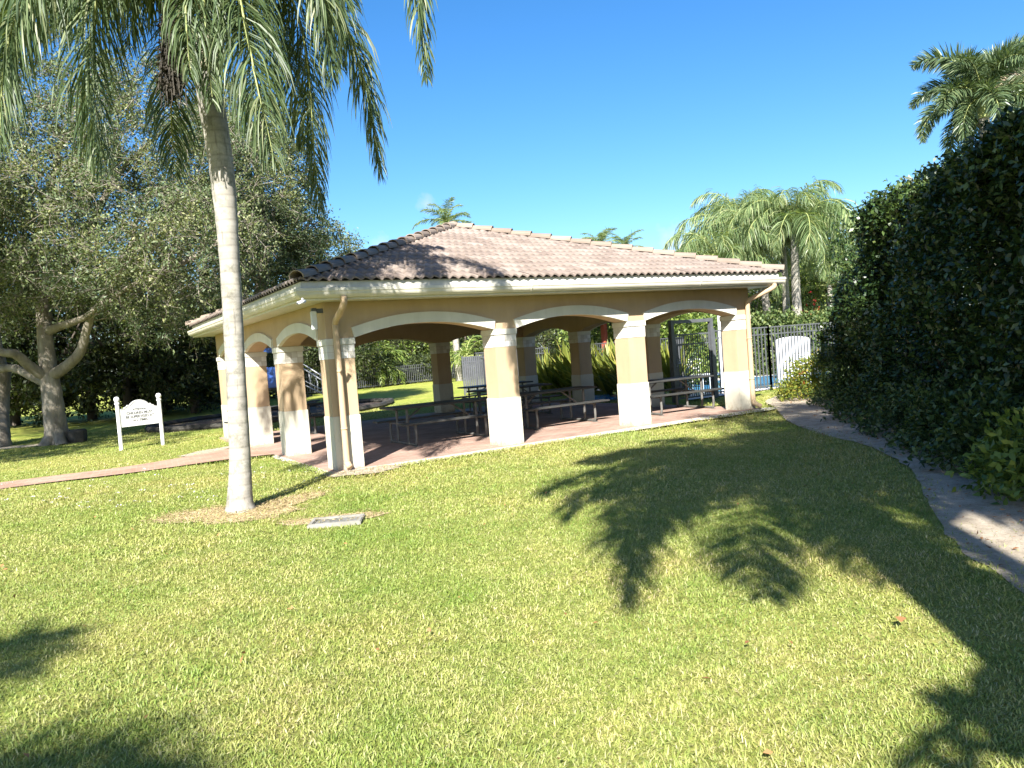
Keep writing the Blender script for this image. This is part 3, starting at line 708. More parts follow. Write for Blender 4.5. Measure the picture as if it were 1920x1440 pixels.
# ------------------------------------------------------------------ fences, gate, pool
def fence(name,label,pts,h,gap=.11,pw=.05,pick=.016,post_every=2.4,rails=(.12,.0,.18),mat='metal_black',group=None,low=.08):
    pts=[np.array(p[:2],float) for p in pts]
    f=thing(name,label,'fence',(pts[0][0],pts[0][1],0),0,group);o=pts[0]
    for a,b in zip(pts[:-1],pts[1:]):
        d=b-a;L=np.linalg.norm(d);d/=L;n=max(1,round(L/post_every))
        for k in range(n):
            p=a+d*L*k/n-o;q=a+d*L*(k+1)/n-o;mb=MB()
            m_=int(L/n/gap)
            for i in range(1,m_):
                c=p+(q-p)*i/m_;mb.box((c[0]-pick/2,c[1]-pick/2,low),(c[0]+pick/2,c[1]+pick/2,h-.015))
            for z in (h-.02,h-.22,low+.05): mb.obox((p[0],p[1],z),(q[0],q[1],z),.028,.034)
            mb.obj('picket_panel',M[mat],f)
        for k in range(n+1):
            p=a+d*L*k/n-o;mb=MB();mb.box((p[0]-pw/2,p[1]-pw/2,-.1),(p[0]+pw/2,p[1]+pw/2,h+.02));mb.box((p[0]-pw/2-.006,p[1]-pw/2-.006,h+.021),(p[0]+pw/2+.006,p[1]+pw/2+.006,h+.04))
            mb.obj('post',M[mat],f)
    return f
FY=3.22
fence('pool_fence','black metal picket fence standing in front of the blue pool',[(11.74,FY),(13.9,FY),(16.3,FY+.02),(18.8,FY+.05),(21.2,FY+.1)],1.82,gap=.137,pick=.026)
fence('pool_fence','black metal picket fence running back along the pool behind the pavilion columns',[(10.18,FY+.05),(12.9,5.6),(12.9,11.5),(11.45,16.4),(14.6,18.2)],1.72)
gt=thing('pool_gate','tall dark metal pool gate in a square frame beyond the pavilion','gate',(10.22,FY,0))
GW=1.42
for x in (0,GW): MB().box((x-.055,-.055,-.1),(x+.055,.055,2.16)).obj('post',M['metal_black'],gt,bevel=.006)
MB().box((.056,-.05,2.06),(GW-.056,.05,2.15)).obj('header',M['metal_black'],gt,bevel=.004)
mb=MB()
for x in (.09,GW-.09): mb.box((x-.022,-.02,.06),(x+.022,.02,1.78))
for z in (.09,1.5,1.76): mb.box((.113,-.017,z-.02),(GW-.113,.017,z+.02))
k=15
for i in range(1,k): 
    x=.1+(GW-.2)*i/k;mb.box((x-.008,-.008,.111),(x+.008,.008,1.48));mb.box((x-.008,-.008,1.521),(x+.008,.008,1.739))
lf=mb.obj('gate_leaf',M['metal_black'],gt)
MB().tube([(.10,-.03,1.02),(.10,-.07,1.02),(.20,-.07,1.02)],.012,8).obj('handle',M['steel'],lf)
MB().box((.055,-.06,.9),(.13,-.022,1.12)).obj('lock_box',M['metal_black'],lf)
# pool
pd=sheet('pool_deck',[(10.75,FY+.12),(34,FY+.3),(44,30),(14.6,18.0),(11.7,16.2),(13.05,11.5),(13.05,5.6)],.012,M['deck'])
wl=[gr(1300,712)[:2],gr(1400,724)[:2]+RH*0,gr(1640,700)[:2],gr(1640,690)[:2],gr(1380,703)[:2]]
pool=sheet('pool_water',blob(*(gr(1520,708)[:2]),9.0,2.6,-.54+.25,seed=4,amp=.05),.02,M['water'])
# white rounded panel by the pool
p=gr(1492,725);ang=math.atan2(RH[1],RH[0])
wp=thing('pool_slide','white upright panel with a rounded top behind the pool fence','panel',tuple(at(1489,700,26.6)[:2])+(0,),ang+.1)
pp=[(-.58,0),(.60,0),(.61,1.32)]+[(x,1.32+.12*(1-(x/.61)**2)**.5) for x in np.linspace(.57,-.57,11)]+[(-.60,1.32)]
MB().prism(pp,lambda x,z:(x,-.05,z),lambda x,z:(x,.05,z)).obj('board',M['white'],wp,bevel=.02)
MB().box((-.5,.051,0),(-.4,.25,.9)).box((.4,.051,0),(.5,.25,.9)).obj('support',M['white'],wp)
# slim white pole and chairs beyond the gate
p=at(1352,660,24.5)
wpole=thing('lamp_post','slim white pole with a small round lamp beside the pool gate','lamp post',(p[0],p[1],0))
MB().lathe([(.10,0),(.10,.12),(.055,.14),(.05,2.5)],(0,0,0),12).obj('pole',M['white'],wpole)
MB().lathe([(.03,2.5),(.12,2.56),(.16,2.68),(.12,2.80),(.02,2.86)],(0,0,0),14).obj('lamp',M['white'],wpole,smooth=True)
def lounger():
    t=thing('pool_lounger','x','lounger')
    mb=MB()
    for i in range(14):
        x=-.95+i*.1;mb.box((x,-.30,.36),(x+.075,.30,.385))
    mb.obj('seat',M['white'],t)
    mb=MB();c,s=math.cos(R(50)),math.sin(R(50))
    for i in range(7):
        a=.03+i*.1;mb.obox((.45+c*a,-.30,.385+s*a),(.45+c*a,.30,.385+s*a),.075,.025,up=(-s,0,c))
    mb.obj('backrest',M['white'],t)
    MB().box((-.97,-.33,.33),(.5,-.30,.40)).box((-.97,.30,.33),(.5,.33,.40)).obj('frame',M['white'],t)
    for x in (-.8,.4):
        for y in (-.31,.31): MB().box((x-.025,y-.025,0),(x+.025,y+.025,.33)).obj('leg',M['white'],t)
    return t
Lg=lounger();gl='loungers on the pool deck'
spots=[(1283,727,1.2,'white slatted pool lounger seen low through the pool gate'),(1325,722,1.3,'white slatted pool lounger behind the gate, beside its hinge post'),(1303,714,1.1,'white slatted pool lounger farthest back through the gate')]
for i,(u,v,r_,lb) in enumerate(spots):
    p=gr(u,v)
    if i==0: Lg.location=(p[0],p[1],.012);Lg.rotation_euler=(0,0,r_);Lg['label']=lb;Lg['group']=gl
    else: copy_thing(Lg,(p[0],p[1],.012),r_,lb)
M['slat']=mat_noise('grey_slat_paint',[(.3,(.085,.09,.10)),(.7,(.125,.13,.145))],4,.5,80,.1)
fence('slat_screen','grey upright slat screen on the lawn behind the first front column',[gr(872,741),gr(962,733)],1.58,gap=.085,pick=.055,post_every=1.2,mat='slat')
# far fence behind the lawn
fence('back_fence','low black picket fence along the far edge of the back lawn',[gr(250,783),gr(420,757),gr(600,738),gr(720,725),gr(900,706)],1.25,gap=.16,pick=.03,post_every=4.5)

# ------------------------------------------------------------------ playground
p=gr(560,778)
pg=thing('play_structure','blue playground climber with stair rails seen between the pavilion columns','playground',(p[0],p[1],0),-.54)
for x in (-1.25,-.15):
    for y in (-.5,.6): MB().tube([(x,y,0),(x,y,2.35)],.055,10).obj('post',M['blueplastic'],pg)
MB().box((-1.3,-.55,.95),(-.1,.65,1.03)).obj('deck',M['darkrub'],pg)
MB().prism([(-1.35,2.25),(-.05,2.25),(-.15,2.55),(-.70,2.85),(-1.25,2.55)],lambda x,z:(x,-.6,z),lambda x,z:(x,.7,z)).obj('roof',M['blueplastic'],pg)
MB().box((-1.2,-.55,1.04),(-.2,-.50,1.75)).obj('panel',M['blueplastic'],pg,bevel=.02)
mb=MB()
for i in range(12):
    k0,k1=i/12,(i+1)/12
    for a,b_ in ((-.28,.0),):
        x0=-1.3-.75*k0;x1=-1.3-.75*k1;z0=1.0-.85*k0**1.1;z1=1.0-.85*k1**1.1
        mb.add([(x0,-.28,z0+.14),(x0,-.20,z0),(x0,.25,z0),(x0,.33,z0+.14),(x1,-.28,z1+.14),(x1,-.20,z1),(x1,.25,z1),(x1,.33,z1+.14)],[(0,1,5,4),(1,2,6,5),(2,3,7,6)])
mb.obj('slide',M['purple'],pg)
mb=MB()
for i in range(5): mb.box((-.08+i*.26,-.35,.80-i*.19),(.18+i*.26,.35,.85-i*.19))
mb.obj('stairs',M['darkrub'],pg)
for y in (-.40,.40):
    mb=MB();mb.tube(curve([(-.12,y,1.85),(.0,y,1.9),(.9,y,1.25),(1.1,y,1.05),(1.13,y,.8),(1.13,y,0)],5),.026,8);mb.tube([(-.1,y,1.35),(1.12,y,.62)],.02,8)
    for k in range(1,5): mb.tube([(-.1+k*.24,y,1.3-k*.145),(-.1+k*.24,y,1.83-k*.165)],.012,6)
    mb.obj('handrail',M['steel'],pg,smooth=True)
# red post and its slanted arm
p=at(1136,670,27.5)
rp=thing('shade_post','brick red steel post with a slanted arm beyond the strap leaf plants','post',(p[0],p[1],0),-.54)
MB().tube([(0,0,0),(0,0,2.9)],.115,4).obj('post',M['redpost'],rp)
MB().obox((0,0,2.75),(-.85,0,2.2),.10,.12).obj('arm',M['redpost'],rp)
MB().prism([(-2.2,2.9),(2.2,2.9),(0,3.7)],lambda x,z:(x,-1.6,z),lambda x,z:(x,1.6,z)).obj('canopy',M['redpost'],rp)

# ------------------------------------------------------------------ grass
def inside(poly,x,y):
    c=np.zeros(len(x),bool);j=len(poly)-1
    for i in range(len(poly)):
        xi,yi=poly[i];xj,yj=poly[j]
        m_=((yi>y)!=(yj>y))&(x<(xj-xi)*(y-yi)/(yj-yi+1e-12)+xi);c^=m_;j=i
    return c
def grass_blades():
    VV=[];n_all=0
    for r0,r1,den,sc,half in ((1.3,4.4,14500,.75,78),(4.4,8.0,7200,.9,54),(8.0,14.5,2900,1.25,45),(14.5,30,620,1.9,45)):
        area=(r1*r1-r0*r0)*R(half);n=int(area*den)
        r_=np.sqrt(rs.uniform(r0*r0,r1*r1,n));a=rs.uniform(-R(half),R(half),n)
        x=CAM[0]+FH[0]*r_*np.cos(a)+RH[0]*r_*np.sin(a);y=CAM[1]+FH[1]*r_*np.cos(a)+RH[1]*r_*np.sin(a)
        keep=~((x>-.13)&(x<XL+.13)&(y>-.24)&(y<YL+.13))
        keep&=~((x>10.2)&(y>FY+.05)&(x-10.2>(y-FY)*.06))
        for k,pq in enumerate(patches):
            bb=(x>pq[:,0].min())&(x<pq[:,0].max())&(y>pq[:,1].min())&(y<pq[:,1].max())
            idx=np.where(bb)[0]
            if len(idx)==0: continue
            jt=.12 if k in (1,2,3,4) else .07;ins=inside(pq,x[idx]+rs.normal(0,jt,len(idx)),y[idx]+rs.normal(0,jt,len(idx)))
            # stray tufts near the rim and in thatch
            pc=pq.mean(0)
            if k in (0,1,2,3) or (len(pq)==120 and k<HARD-1):
                deep=inside(pc+(pq-pc)*.72,x[idx],y[idx]);th=np.where(deep,.14,.42)
            else: th=np.full(len(idx),.02)
            noise_=lump(x[idx]*5,y[idx]*5)*.5+.5
            kill=ins&(rs.uniform(0,1,len(idx))>th*(.3+1.4*noise_))
            keep[idx[kill]]=False
        # thin out where the lawn is worn
        keep&=rs.uniform(0,1,n)<.72+.35*(lump(x*1.3+4,y*1.3)*.5+.5)
        x=x[keep];y=y[keep];n=len(x)
        z=-.014+.012*lump(x,y)
        az=rs.uniform(0,2*np.pi,n);lean=rs.uniform(.3,1.3,n);h=rs.uniform(.018,.040,n)*(.78 if sc<1 else 1)*(1+.25*lump(x*2.1,y*2.1))
        L=h*1.25;wd=rs.uniform(.0045,.0085,n)*sc
        d=np.stack([np.cos(az)*np.sin(lean),np.sin(az)*np.sin(lean),np.cos(lean)],-1)
        d2=nrm(d+np.array([0,0,-.75])*rs.uniform(.2,1.2,(n,1)))
        tw=az+np.pi/2+rs.normal(0,.5,n);s=np.stack([np.cos(tw),np.sin(tw),rs.normal(0,.25,n)],-1)
        B=np.stack([x,y,z],-1);mid=B+d*(L*.55)[:,None];tip=mid+d2*(L*.55)[:,None]
        V=np.empty((n,5,3));ww=(wd*.5)[:,None]
        V[:,0]=B-s*ww*.8;V[:,1]=B+s*ww*.8;V[:,2]=mid+s*ww;V[:,3]=mid-s*ww;V[:,4]=tip
        VV.append(V.reshape(-1,3));n_all+=n
    V=np.concatenate(VV);b=(np.arange(n_all)*5)[:,None]
    idx=(b+np.array([0,1,2,3,3,2,4])[None]).ravel();cnt=np.tile([4,3],n_all)
    o=link('grass',npmesh('grass',V,cnt,idx,M['grass']));tag(o,'mown yellow green lawn grass across the foreground','grass',kind='stuff')
grass_blades()
def straw():
    LC=[]
    for k,dn in ((0,500),(1,1500),(2,1600),(3,1500)):
        pq=patches[k];pc=pq.mean(0);lo=pq.min(0)-.15;hi=pq.max(0)+.15;n=int(dn*(hi-lo).prod())
        x=rs.uniform(lo[0],hi[0],n);y=rs.uniform(lo[1],hi[1],n);q=inside(pc+(pq-pc)*1.1,x+rs.normal(0,.06,n),y+rs.normal(0,.06,n))
        LC.append(np.stack([x[q],y[q],rs.uniform(.004,.022,q.sum())],-1))
    C=np.concatenate(LC);C=C[~((C[:,0]>-.13)&(C[:,1]>-.2))];D=rs.normal(0,1,C.shape)*[1,1,.22];n=len(C)
    M['straw']=mat_leaf('dry_straw',[(0,(.20,.15,.06)),(.4,(.42,.33,.17)),(.8,(.55,.45,.27)),(1,(.30,.33,.08))],.2,.7,(1,1,.8))
    o=link('dry_thatch',leafmesh('dry_thatch',C,D,rs.uniform(.03,.07,n),rs.uniform(.005,.009,n),M['straw'],rs,.3));tag(o,'dry straw coloured thatch round the palm and utility box','dry grass',kind='stuff')
straw()
# windblown leaves
n=170;r1=np.sqrt(rs.uniform(2.2**2,13**2,n));a1=rs.uniform(-R(44),R(44),n);C=np.stack([CAM[0]+FH[0]*r1*np.cos(a1)+RH[0]*r1*np.sin(a1),CAM[1]+FH[1]*r1*np.cos(a1)+RH[1]*r1*np.sin(a1),0*r1+.038],-1);C=C[C[:,1]<-.5]
o=link('windblown_leaves',leafmesh('windblown_leaves',C,rs.normal(0,1,C.shape)*[1,1,.3],rs.uniform(.02,.055,len(C)),rs.uniform(.012,.028,len(C)),M['deadleaf'],rs,.4));tag(o,'little brown windblown leaves caught in the grass','fallen leaves',kind='stuff')
# leaf litter on the sandy path
n=900;t=rs.uniform(0,1,n);i=(t*(len(lp)-1)).astype(int);C=np.stack([lp[i,0]+rs.uniform(-.15,1.6,n)**1*.74,lp[i,1]-rs.uniform(-.15,1.6,n)*.67,rs.uniform(.012,.03,n)],-1)
o=link('leaf_litter',leafmesh('leaf_litter',C,rs.normal(0,1,C.shape)*[1,1,.2],rs.uniform(.02,.06,n),rs.uniform(.012,.03,n),M['deadleaf'],rs,.3));tag(o,'brown leaf litter scattered over the sandy path','leaf litter',kind='stuff')
# a fallen brown leaf and clover flowers
p=gr(1690,1175);o=link('fallen_leaf',leafmesh('fallen_leaf',np.array([[p[0],p[1],.045]]),np.array([[.8,.5,.1]]),.09,.06,M['deadleaf'],rs,.1));tag(o,'brown fallen leaf lying on the lawn near the tree shadow','leaf')
# pale flower heads in the lawn by the brick path
n=80;t=rs.uniform(0,1,n);px=rs.uniform(0,620,n);py=905-px*.045+rs.uniform(-4,55,n)+rs.normal(0,6,n)
C=np.array([gr(a_,b_) for a_,b_ in zip(px,py)]);C[:,2]=.035
C=np.repeat(C,5,0)+rs.normal(0,.02,(n*5,3))*[1,1,.3]
ok=(C[:,0]<-.3)
C=C[ok]
M['pale']=mat_leaf('pale_flower',[(0,(.55,.52,.48)),(1,(.72,.68,.66))],.2,.7,(1,1,1))
o=link('lawn_flowers',leafmesh('lawn_flowers',C,rs.normal(0,1,C.shape)*[1,1,.3],.022,.02,M['pale'],rs));tag(o,'pale little flowers in the lawn beside the brick path','flowers',kind='stuff')

# ------------------------------------------------------------------ foreground queen palm
PB=np.array([-1.90,-2.07,0.])
def pl_(u,v,d): return at(u,v,d)-PB
palm=thing('queen_palm','tall queen palm with a ringed grey trunk and drooping fronds beside the pavilion','palm tree',PB)
tp=[(0,0,-.1),(0,0,.10),tuple(pl_(450,860,9.33)),tuple(pl_(442,700,9.33)),tuple(pl_(430,480,9.33)),tuple(pl_(417,330,9.33)),tuple(pl_(399,210,9.33)),tuple(pl_(384,130,9.33)),tuple(pl_(373,50,9.33))]
trunk_obj('trunk',tp,[.235,.155,.126,.115,.117,.140,.152,.135,.105],M['palmtrunk'],palm,28,.012)
# leaf bases clasping the top of the trunk
rq=np.random.RandomState(3)
for k in range(7):
    a=k*2.4;c=np.array(tp[-2])*.6+np.array(tp[-1])*.4
    top_=np.array(tp[-1])+[math.cos(a)*.22,math.sin(a)*.22,.45];b0=np.array(tp[-2])+[math.cos(a)*.12,math.sin(a)*.12,-.02]
    P=curve([b0,(b0+top_)/2+[math.cos(a)*.05,math.sin(a)*.05,0],top_],6)
    link('leaf_base',tubes_mesh('leaf_base',[(P,np.linspace(.085,.03,len(P)),8)],M['palmbase'],),palm)
G=(370,20,9.33)
FR=[
 ([G,(392,-70,9.0),(430,-70,8.6),(452,10,8.3),(468,90,8.15),(484,170,8.05),(503,250,8.0),(514,300,8.0)],.70,1.6),
 ([G,(440,-135,9.5),(545,-120,9.7),(622,-10,9.8),(668,100,9.9),(694,200,9.9),(706,275,9.9),(713,325,9.9)],.62,1.5),
 ([G,(410,-110,9.9),(495,-90,10.3),(552,10,10.6),(577,120,10.7),(586,240,10.8),(594,345,10.8),(600,400,10.8)],.62,1.8),
 ([G,(470,-260,9.0),(610,-290,8.8),(730,-190,8.7),(776,-70,8.7),(787,20,8.7),(794,90,8.7),(800,145,8.7)],.55,1.5),
 ([G,(320,-120,8.9),(235,-130,8.7),(188,-30,8.6),(170,70,8.6),(166,150,8.6),(178,240,8.65),(192,310,8.65)],.8,1.5),
 ([G,(300,-170,9.8),(170,-210,10.1),(50,-150,10.3),(-5,-20,10.4),(-25,90,10.4),(-20,200,10.4)],.75,1.5),
 ([G,(330,-110,10.2),(235,-140,10.8),(140,-90,11.2),(98,0,11.4),(82,70,11.4)],.7,1.6),
 ([G,(335,-90,9.8),(285,-80,10.1),(258,-10,10.3),(246,50,10.4),(240,90,10.4)],.6,1.7),
 ([G,(374,-60,8.9),(376,-60,8.4),(382,0,8.2),(388,80,8.1),(394,150,8.1),(399,190,8.1)],.5,1.9),
 ([G,(300,-150,8.6),(200,-170,8.0),(110,-110,7.6),(50,-20,7.4),(15,80,7.3),(2,190,7.3),(0,270,7.3)],.72,1.5),
 ([G,(395,-90,10.0),(440,-100,10.6),(490,-40,11),(520,60,11.2),(530,150,11.3)],.65,1.7),
 ([G,(350,-60,9.6),(300,-70,9.5),(215,-60,9.4),(150,-20,9.3),(125,40,9.3)],.8,1.7),
 ([G,(300,-150,9.2),(180,-190,9.2),(70,-160,9.2),(0,-90,9.2),(-40,0,9.2),(-55,90,9.2)],.8,1.6),
 ([G,(360,-60,8.9),(350,-40,8.3),(348,20,8.05),(352,90,7.95),(358,140,7.95)],.5,1.9),
 ([G,(385,-50,9.2),(415,-60,8.9),(440,-20,8.7),(450,30,8.6),(455,90,8.6)],.6,1.8),
 ([G,(420,-120,10.2),(520,-130,10.5),(580,-60,10.7),(620,40,10.8),(640,130,10.8)],.6,1.6),
 ([G,(410,-150,9.1),(500,-190,8.8),(570,-120,8.6),(600,-20,8.5),(615,80,8.5),(622,150,8.5)],.6,1.6),
]
for i,(pts,L,dr) in enumerate(FR):
    P=curve([pl_(*q_) for q_ in pts],8)
    link('frond',frond_mesh(P,rq,M['qleaf'],L*1.22,.0145,.019,.55,dr*1.25,4,.12,.026),palm)
for k in range(7):
    az=R(20+k*26)+rq.normal(0,.1);el=R([70,30,55,20,65,40,25][k])
    P=rachis(el,3.3,R(130),24);c,s=math.cos(az),math.sin(az)
    P=np.stack([P[:,0]*c-P[:,1]*s,P[:,0]*s+P[:,1]*c,P[:,2]],-1)+pl_(*G)
    link('frond',frond_mesh(P,rq,M['qleaf'],.8,.022,.028,.5,1.6,4,.14,.026),palm)
# hanging fruit cluster
fc=[];C=[];c0=pl_(352,10,8.75)
for k in range(120):
    a=rq.uniform(0,6.28);r0=rq.uniform(0,.14);e0=pl_(322+rq.normal(0,14),rq.uniform(110,205),8.35+rq.normal(0,.09))
    s0=pl_(330+rq.normal(0,9),20+rq.uniform(-20,25),8.4)
    P=curve([c0,s0,(s0+e0)/2+rq.normal(0,.03,3),e0],5);fc.append((P,np.full(len(P),.006),4))
    for j in range(26):
        t=rq.uniform(.3,1);C.append(P[int(t*(len(P)-1))]+rq.normal(0,.022,3))
st=link('fruit_cluster',tubes_mesh('fruit_cluster',fc,M['fruit'],4),palm)
C=np.array(C);o=link('fruit',leafmesh('fruit',np.repeat(C,2,0),rq.normal(0,1,(len(C)*2,3)),.04,.034,M['fruit'],rq,1.5),st);tag(o,kind='stuff')

# ------------------------------------------------------------------ other palms
def frond_set(mat,length,Lmax,spacing,width,around,seed,elevs,sag,droop,plume=.4):
    r_=np.random.RandomState(seed);out=[]
    for e_ in elevs:
        P=rachis(R(e_),length*r_.uniform(.9,1.1),R(sag),22,r_.normal(0,.25))
        out.append(frond_mesh(P,r_,mat,Lmax,spacing,width,plume,droop,3,.10,.03,around))
    return out
def make_palm(name,label,cat,base,top,rad,fset,nf,seed,trunkmat,group=None,deadset=None,shaft=None,elong=1.0,stages=None):
    r_=np.random.RandomState(seed);base=np.array(base,float);top=np.array(top,float)
    p=thing(name,label,cat,base,0,group);tv=top-base
    trunk_obj('trunk',[(0,0,-.1),tv*.02,tv*.3+[r_.normal(0,.04),r_.normal(0,.04),0],tv*.65+[r_.normal(0,.05),0,0],tv],[rad*1.35,rad*1.15,rad,rad*.9,rad*.72],trunkmat,p,16,.02)
    if shaft: link('crown_shaft',tubes_mesh('crown_shaft',[(np.array([tv,tv+[0,0,.25],tv+[0,0,.8]]),[rad*.85,rad*.95,rad*.4],14)],M['frondstem']),p); tv=tv+[0,0,.65]
    for k in range(nf):
        j=int(k/nf*len(fset));me=fset[min(j,len(fset)-1)]
        o=link('frond',me,p);o.location=tv;o.rotation_euler=(r_.normal(0,.12),r_.normal(0,.12),k*2.399+r_.normal(0,.2));s=r_.uniform(.85,1.12)*elong;o.scale=(s,s,s)
    if deadset:
        for me,rz in deadset:
            o=link('dead_frond',me,p);o.location=tv;o.rotation_euler=(0,0,rz);tag(o,'dry beige frond')
    return p
QF=frond_set(M['qleaf2'],3.5,1.0,.038,.036,False,11,(85,76,66,56,46,35,22),150,2.0)
gq='queen palms beyond the pool'
for i,(ub,vb,ut,vt,d,rad,nf,lb) in enumerate((
    (1497,640,1489,440,31,.19,30,'thick trunked queen palm beyond the pool fence with the widest crown'),
    (1478,640,1468,464,32.5,.16,26,'queen palm leaning against the thick trunked one beyond the pool'),
    (1446,640,1422,452,33,.17,28,'queen palm beyond the pool, between the leaning pair and the roof corner'),
    (1420,640,1350,505,32,.15,28,'queen palm with its crown just above the pavilion roof corner'),
    (1408,640,1384,432,38,.14,26,'slender queen palm with a high crown, behind the others at the pool'))):
    T_=at(ut,vt,d);B_=at(ub,vb,d);B_[2]=0
    make_palm('queen_palm',lb,'palm tree',B_,T_,rad,QF,nf,40+i,M['palmtrunk'],gq)
FX=frond_set(M['fox'],2.7,.58,.011,.04,True,12,(78,60,42,26,10,-8,-28),100,.6)
r_=np.random.RandomState(5);DF=[frond_mesh(rachis(R(48),2.6,R(140),22),r_,M['dead'],.5,.018,.03,.6,1.8,3,.1,.03)]
T_=at(1845,222,23);make_palm('foxtail_palm','bushy plumed palm with a dry beige frond rising above the tall dark hedge','palm tree',(T_[0]+.3,T_[1],0),T_,.2,FX,20,71,M['palmtrunk'],None,[(DF[0],R(-25))],shaft=True,elong=.93)
T_=at(1925,215,25);make_palm('foxtail_palm','plumed palm half cut off above the far end of the hedge','palm tree',(T_[0],T_[1],0),T_,.2,FX,15,72,M['palmtrunk'],None,None,shaft=True)
CF_=frond_set(M['qleaf2'],3.2,.75,.05,.06,False,13,(78,60,45,28,12),85,.7,.25)
T_=at(838,420,50);make_palm('coconut_palm','palm crown showing above the peak of the pavilion roof','palm tree',(T_[0],T_[1],0),T_,.2,CF_,15,81,M['palmtrunk'],elong=.68)
T_=at(1125,462,55);make_palm('coconut_palm','palm crown peeping over the middle of the long roof hip','palm tree',(T_[0],T_[1],0),T_,.2,CF_,13,83,M['palmtrunk'],elong=.62)
T_=at(1172,468,58);make_palm('coconut_palm','smaller palm crown over the roof hip, next to its taller neighbour','palm tree',(T_[0],T_[1],0),T_,.2,CF_,13,84,M['palmtrunk'],elong=.6)
# shade palms behind the photographer that throw the long shadows on the lawn
SF=frond_set(M['qleaf'],3.6,.9,.032,.055,False,17,(80,62,45,30,14,-5),125,1.4)
make_palm('queen_palm','tall queen palm standing behind the viewpoint that shades the lawn','palm tree',(-4.3,-15.7,0),(-2.67,-13.4,7.4),.36,SF,46,91,M['palmtrunk'],'shade palms behind the viewpoint')
make_palm('queen_palm','tall queen palm standing behind the viewpoint that shades the lawn','palm tree',(-12.4,-16.0,0),(-12.5,-16.0,6.6),.2,SF,22,92,M['palmtrunk'],'shade palms behind the viewpoint')

# ------------------------------------------------------------------ broadleaf trees
def tree(name,label,cat,base,limbs,blobs,nclump,leaves_per,leaf,mat,bark,seed,trunk_r,group=None,twig=True,clump_r=.45,shell=.55,flat=.9):
    """trunk and limbs (given as polylines), then clumps of leaves in blobs, each joined to the nearest branch"""
    r_=np.random.RandomState(seed);base=np.array(base,float);t=thing(name,label,cat,base,0,group)
    polys=[];nodes=[];nr=[]
    for pts,r0,r1,ns in limbs:
        P=curve(np.array(pts)-base,8);w_=r_.normal(0,.006 if r0>.12 else .025,P.shape)*np.linspace(0,1,len(P))[:,None];P=P+w_
        rad=np.linspace(r0,r1,len(P))**1.0
        polys.append((P,rad*(1+.02*np.sin(np.arange(len(P))*1.7)),ns));nodes+=list(P[3:]);nr+=list(rad[3:])
    C=[]
    vol=np.array([b[1][0]*b[1][1]*b[1][2] for b in blobs])**.75;pick=r_.choice(len(blobs),nclump,p=vol/vol.sum())
    for k in pick:
        c,rr=blobs[k];d=nrm(r_.normal(0,1,3));rad=r_.uniform(0,1)**(1/3)
        rad=shell+(1-shell)*rad if r_.uniform()<.75 else rad
        rad*=1+.22*math.sin(5*d[0]+seed)*math.sin(4*d[1]+2*seed)*math.sin(5*d[2]+k)*2
        C.append(np.array(c)-base+d*np.array(rr)*rad)
    C=np.array(C);C=C[C[:,2]+base[2]>.5]
    nodes=[np.array(n_) for n_ in nodes];N=np.array(nodes);NR=np.array(nr)
    order=np.argsort([np.min(np.linalg.norm(N-c,axis=1)) for c in C]);LC=[];LD=[]
    Narr=np.zeros((len(N)+len(C)*4,3));Narr[:len(N)]=N;Rarr=np.zeros(len(Narr));Rarr[:len(N)]=NR;cn=len(N)
    for i in order:
        c=C[i];dd=np.linalg.norm(Narr[:cn]-c,axis=1);dd=dd+np.where(Narr[:cn,2]>c[2],.5,0);j=int(np.argmin(dd));s=Narr[j]
        L=np.linalg.norm(c-s)
        if L>.12:
            mid=(s+c)/2+r_.normal(0,.10,3)*L+[0,0,.06*L];P=curve([s,mid,c],4);r0=min(Rarr[j]*.75,.012+.018*L);r1=max(.006,r0*.35)
            polys.append((P,np.linspace(r0,r1,len(P)),5 if r0>.02 else 4))
            for q_,rr_ in ((P[3],r0*.8),(P[len(P)//2],r0*.65),(P[-1],r1)):
                Narr[cn]=q_;Rarr[cn]=max(rr_,.007);cn+=1
        outd=nrm(c-s+1e-6)
        nt_=5
        for k in range(nt_):
            d=nrm(outd*.7+r_.normal(0,.7,3));l=clump_r*r_.uniform(.6,1.4);e_=c+d*l+[0,0,-.05]
            if twig: polys.append((np.array([c,(c+e_)/2+r_.normal(0,.02,3),e_]),np.array([.006,.005,.002])*(1+leaf*3),3))
            m_=leaves_per//nt_;tt=r_.uniform(.1,1.05,(m_,1));LC.append(c+(e_-c)*tt+r_.normal(0,clump_r*.22,(m_,3)));LD.append(d+r_.normal(0,.7,(m_,3)))
    link('trunk',tubes_mesh('trunk',polys,bark),t)
    LC=np.concatenate(LC);LD=np.concatenate(LD);n=len(LC)
    link('crown',leafmesh('crown',LC,LD,leaf*r_.uniform(.7,1.3,n),leaf*.48*r_.uniform(.8,1.2,n),mat,r_,flat),t)
    return t
d0=22.0;ob=np.array([-3.72,13.94,0.])
A=lambda u,v,d: at(u,v,d)
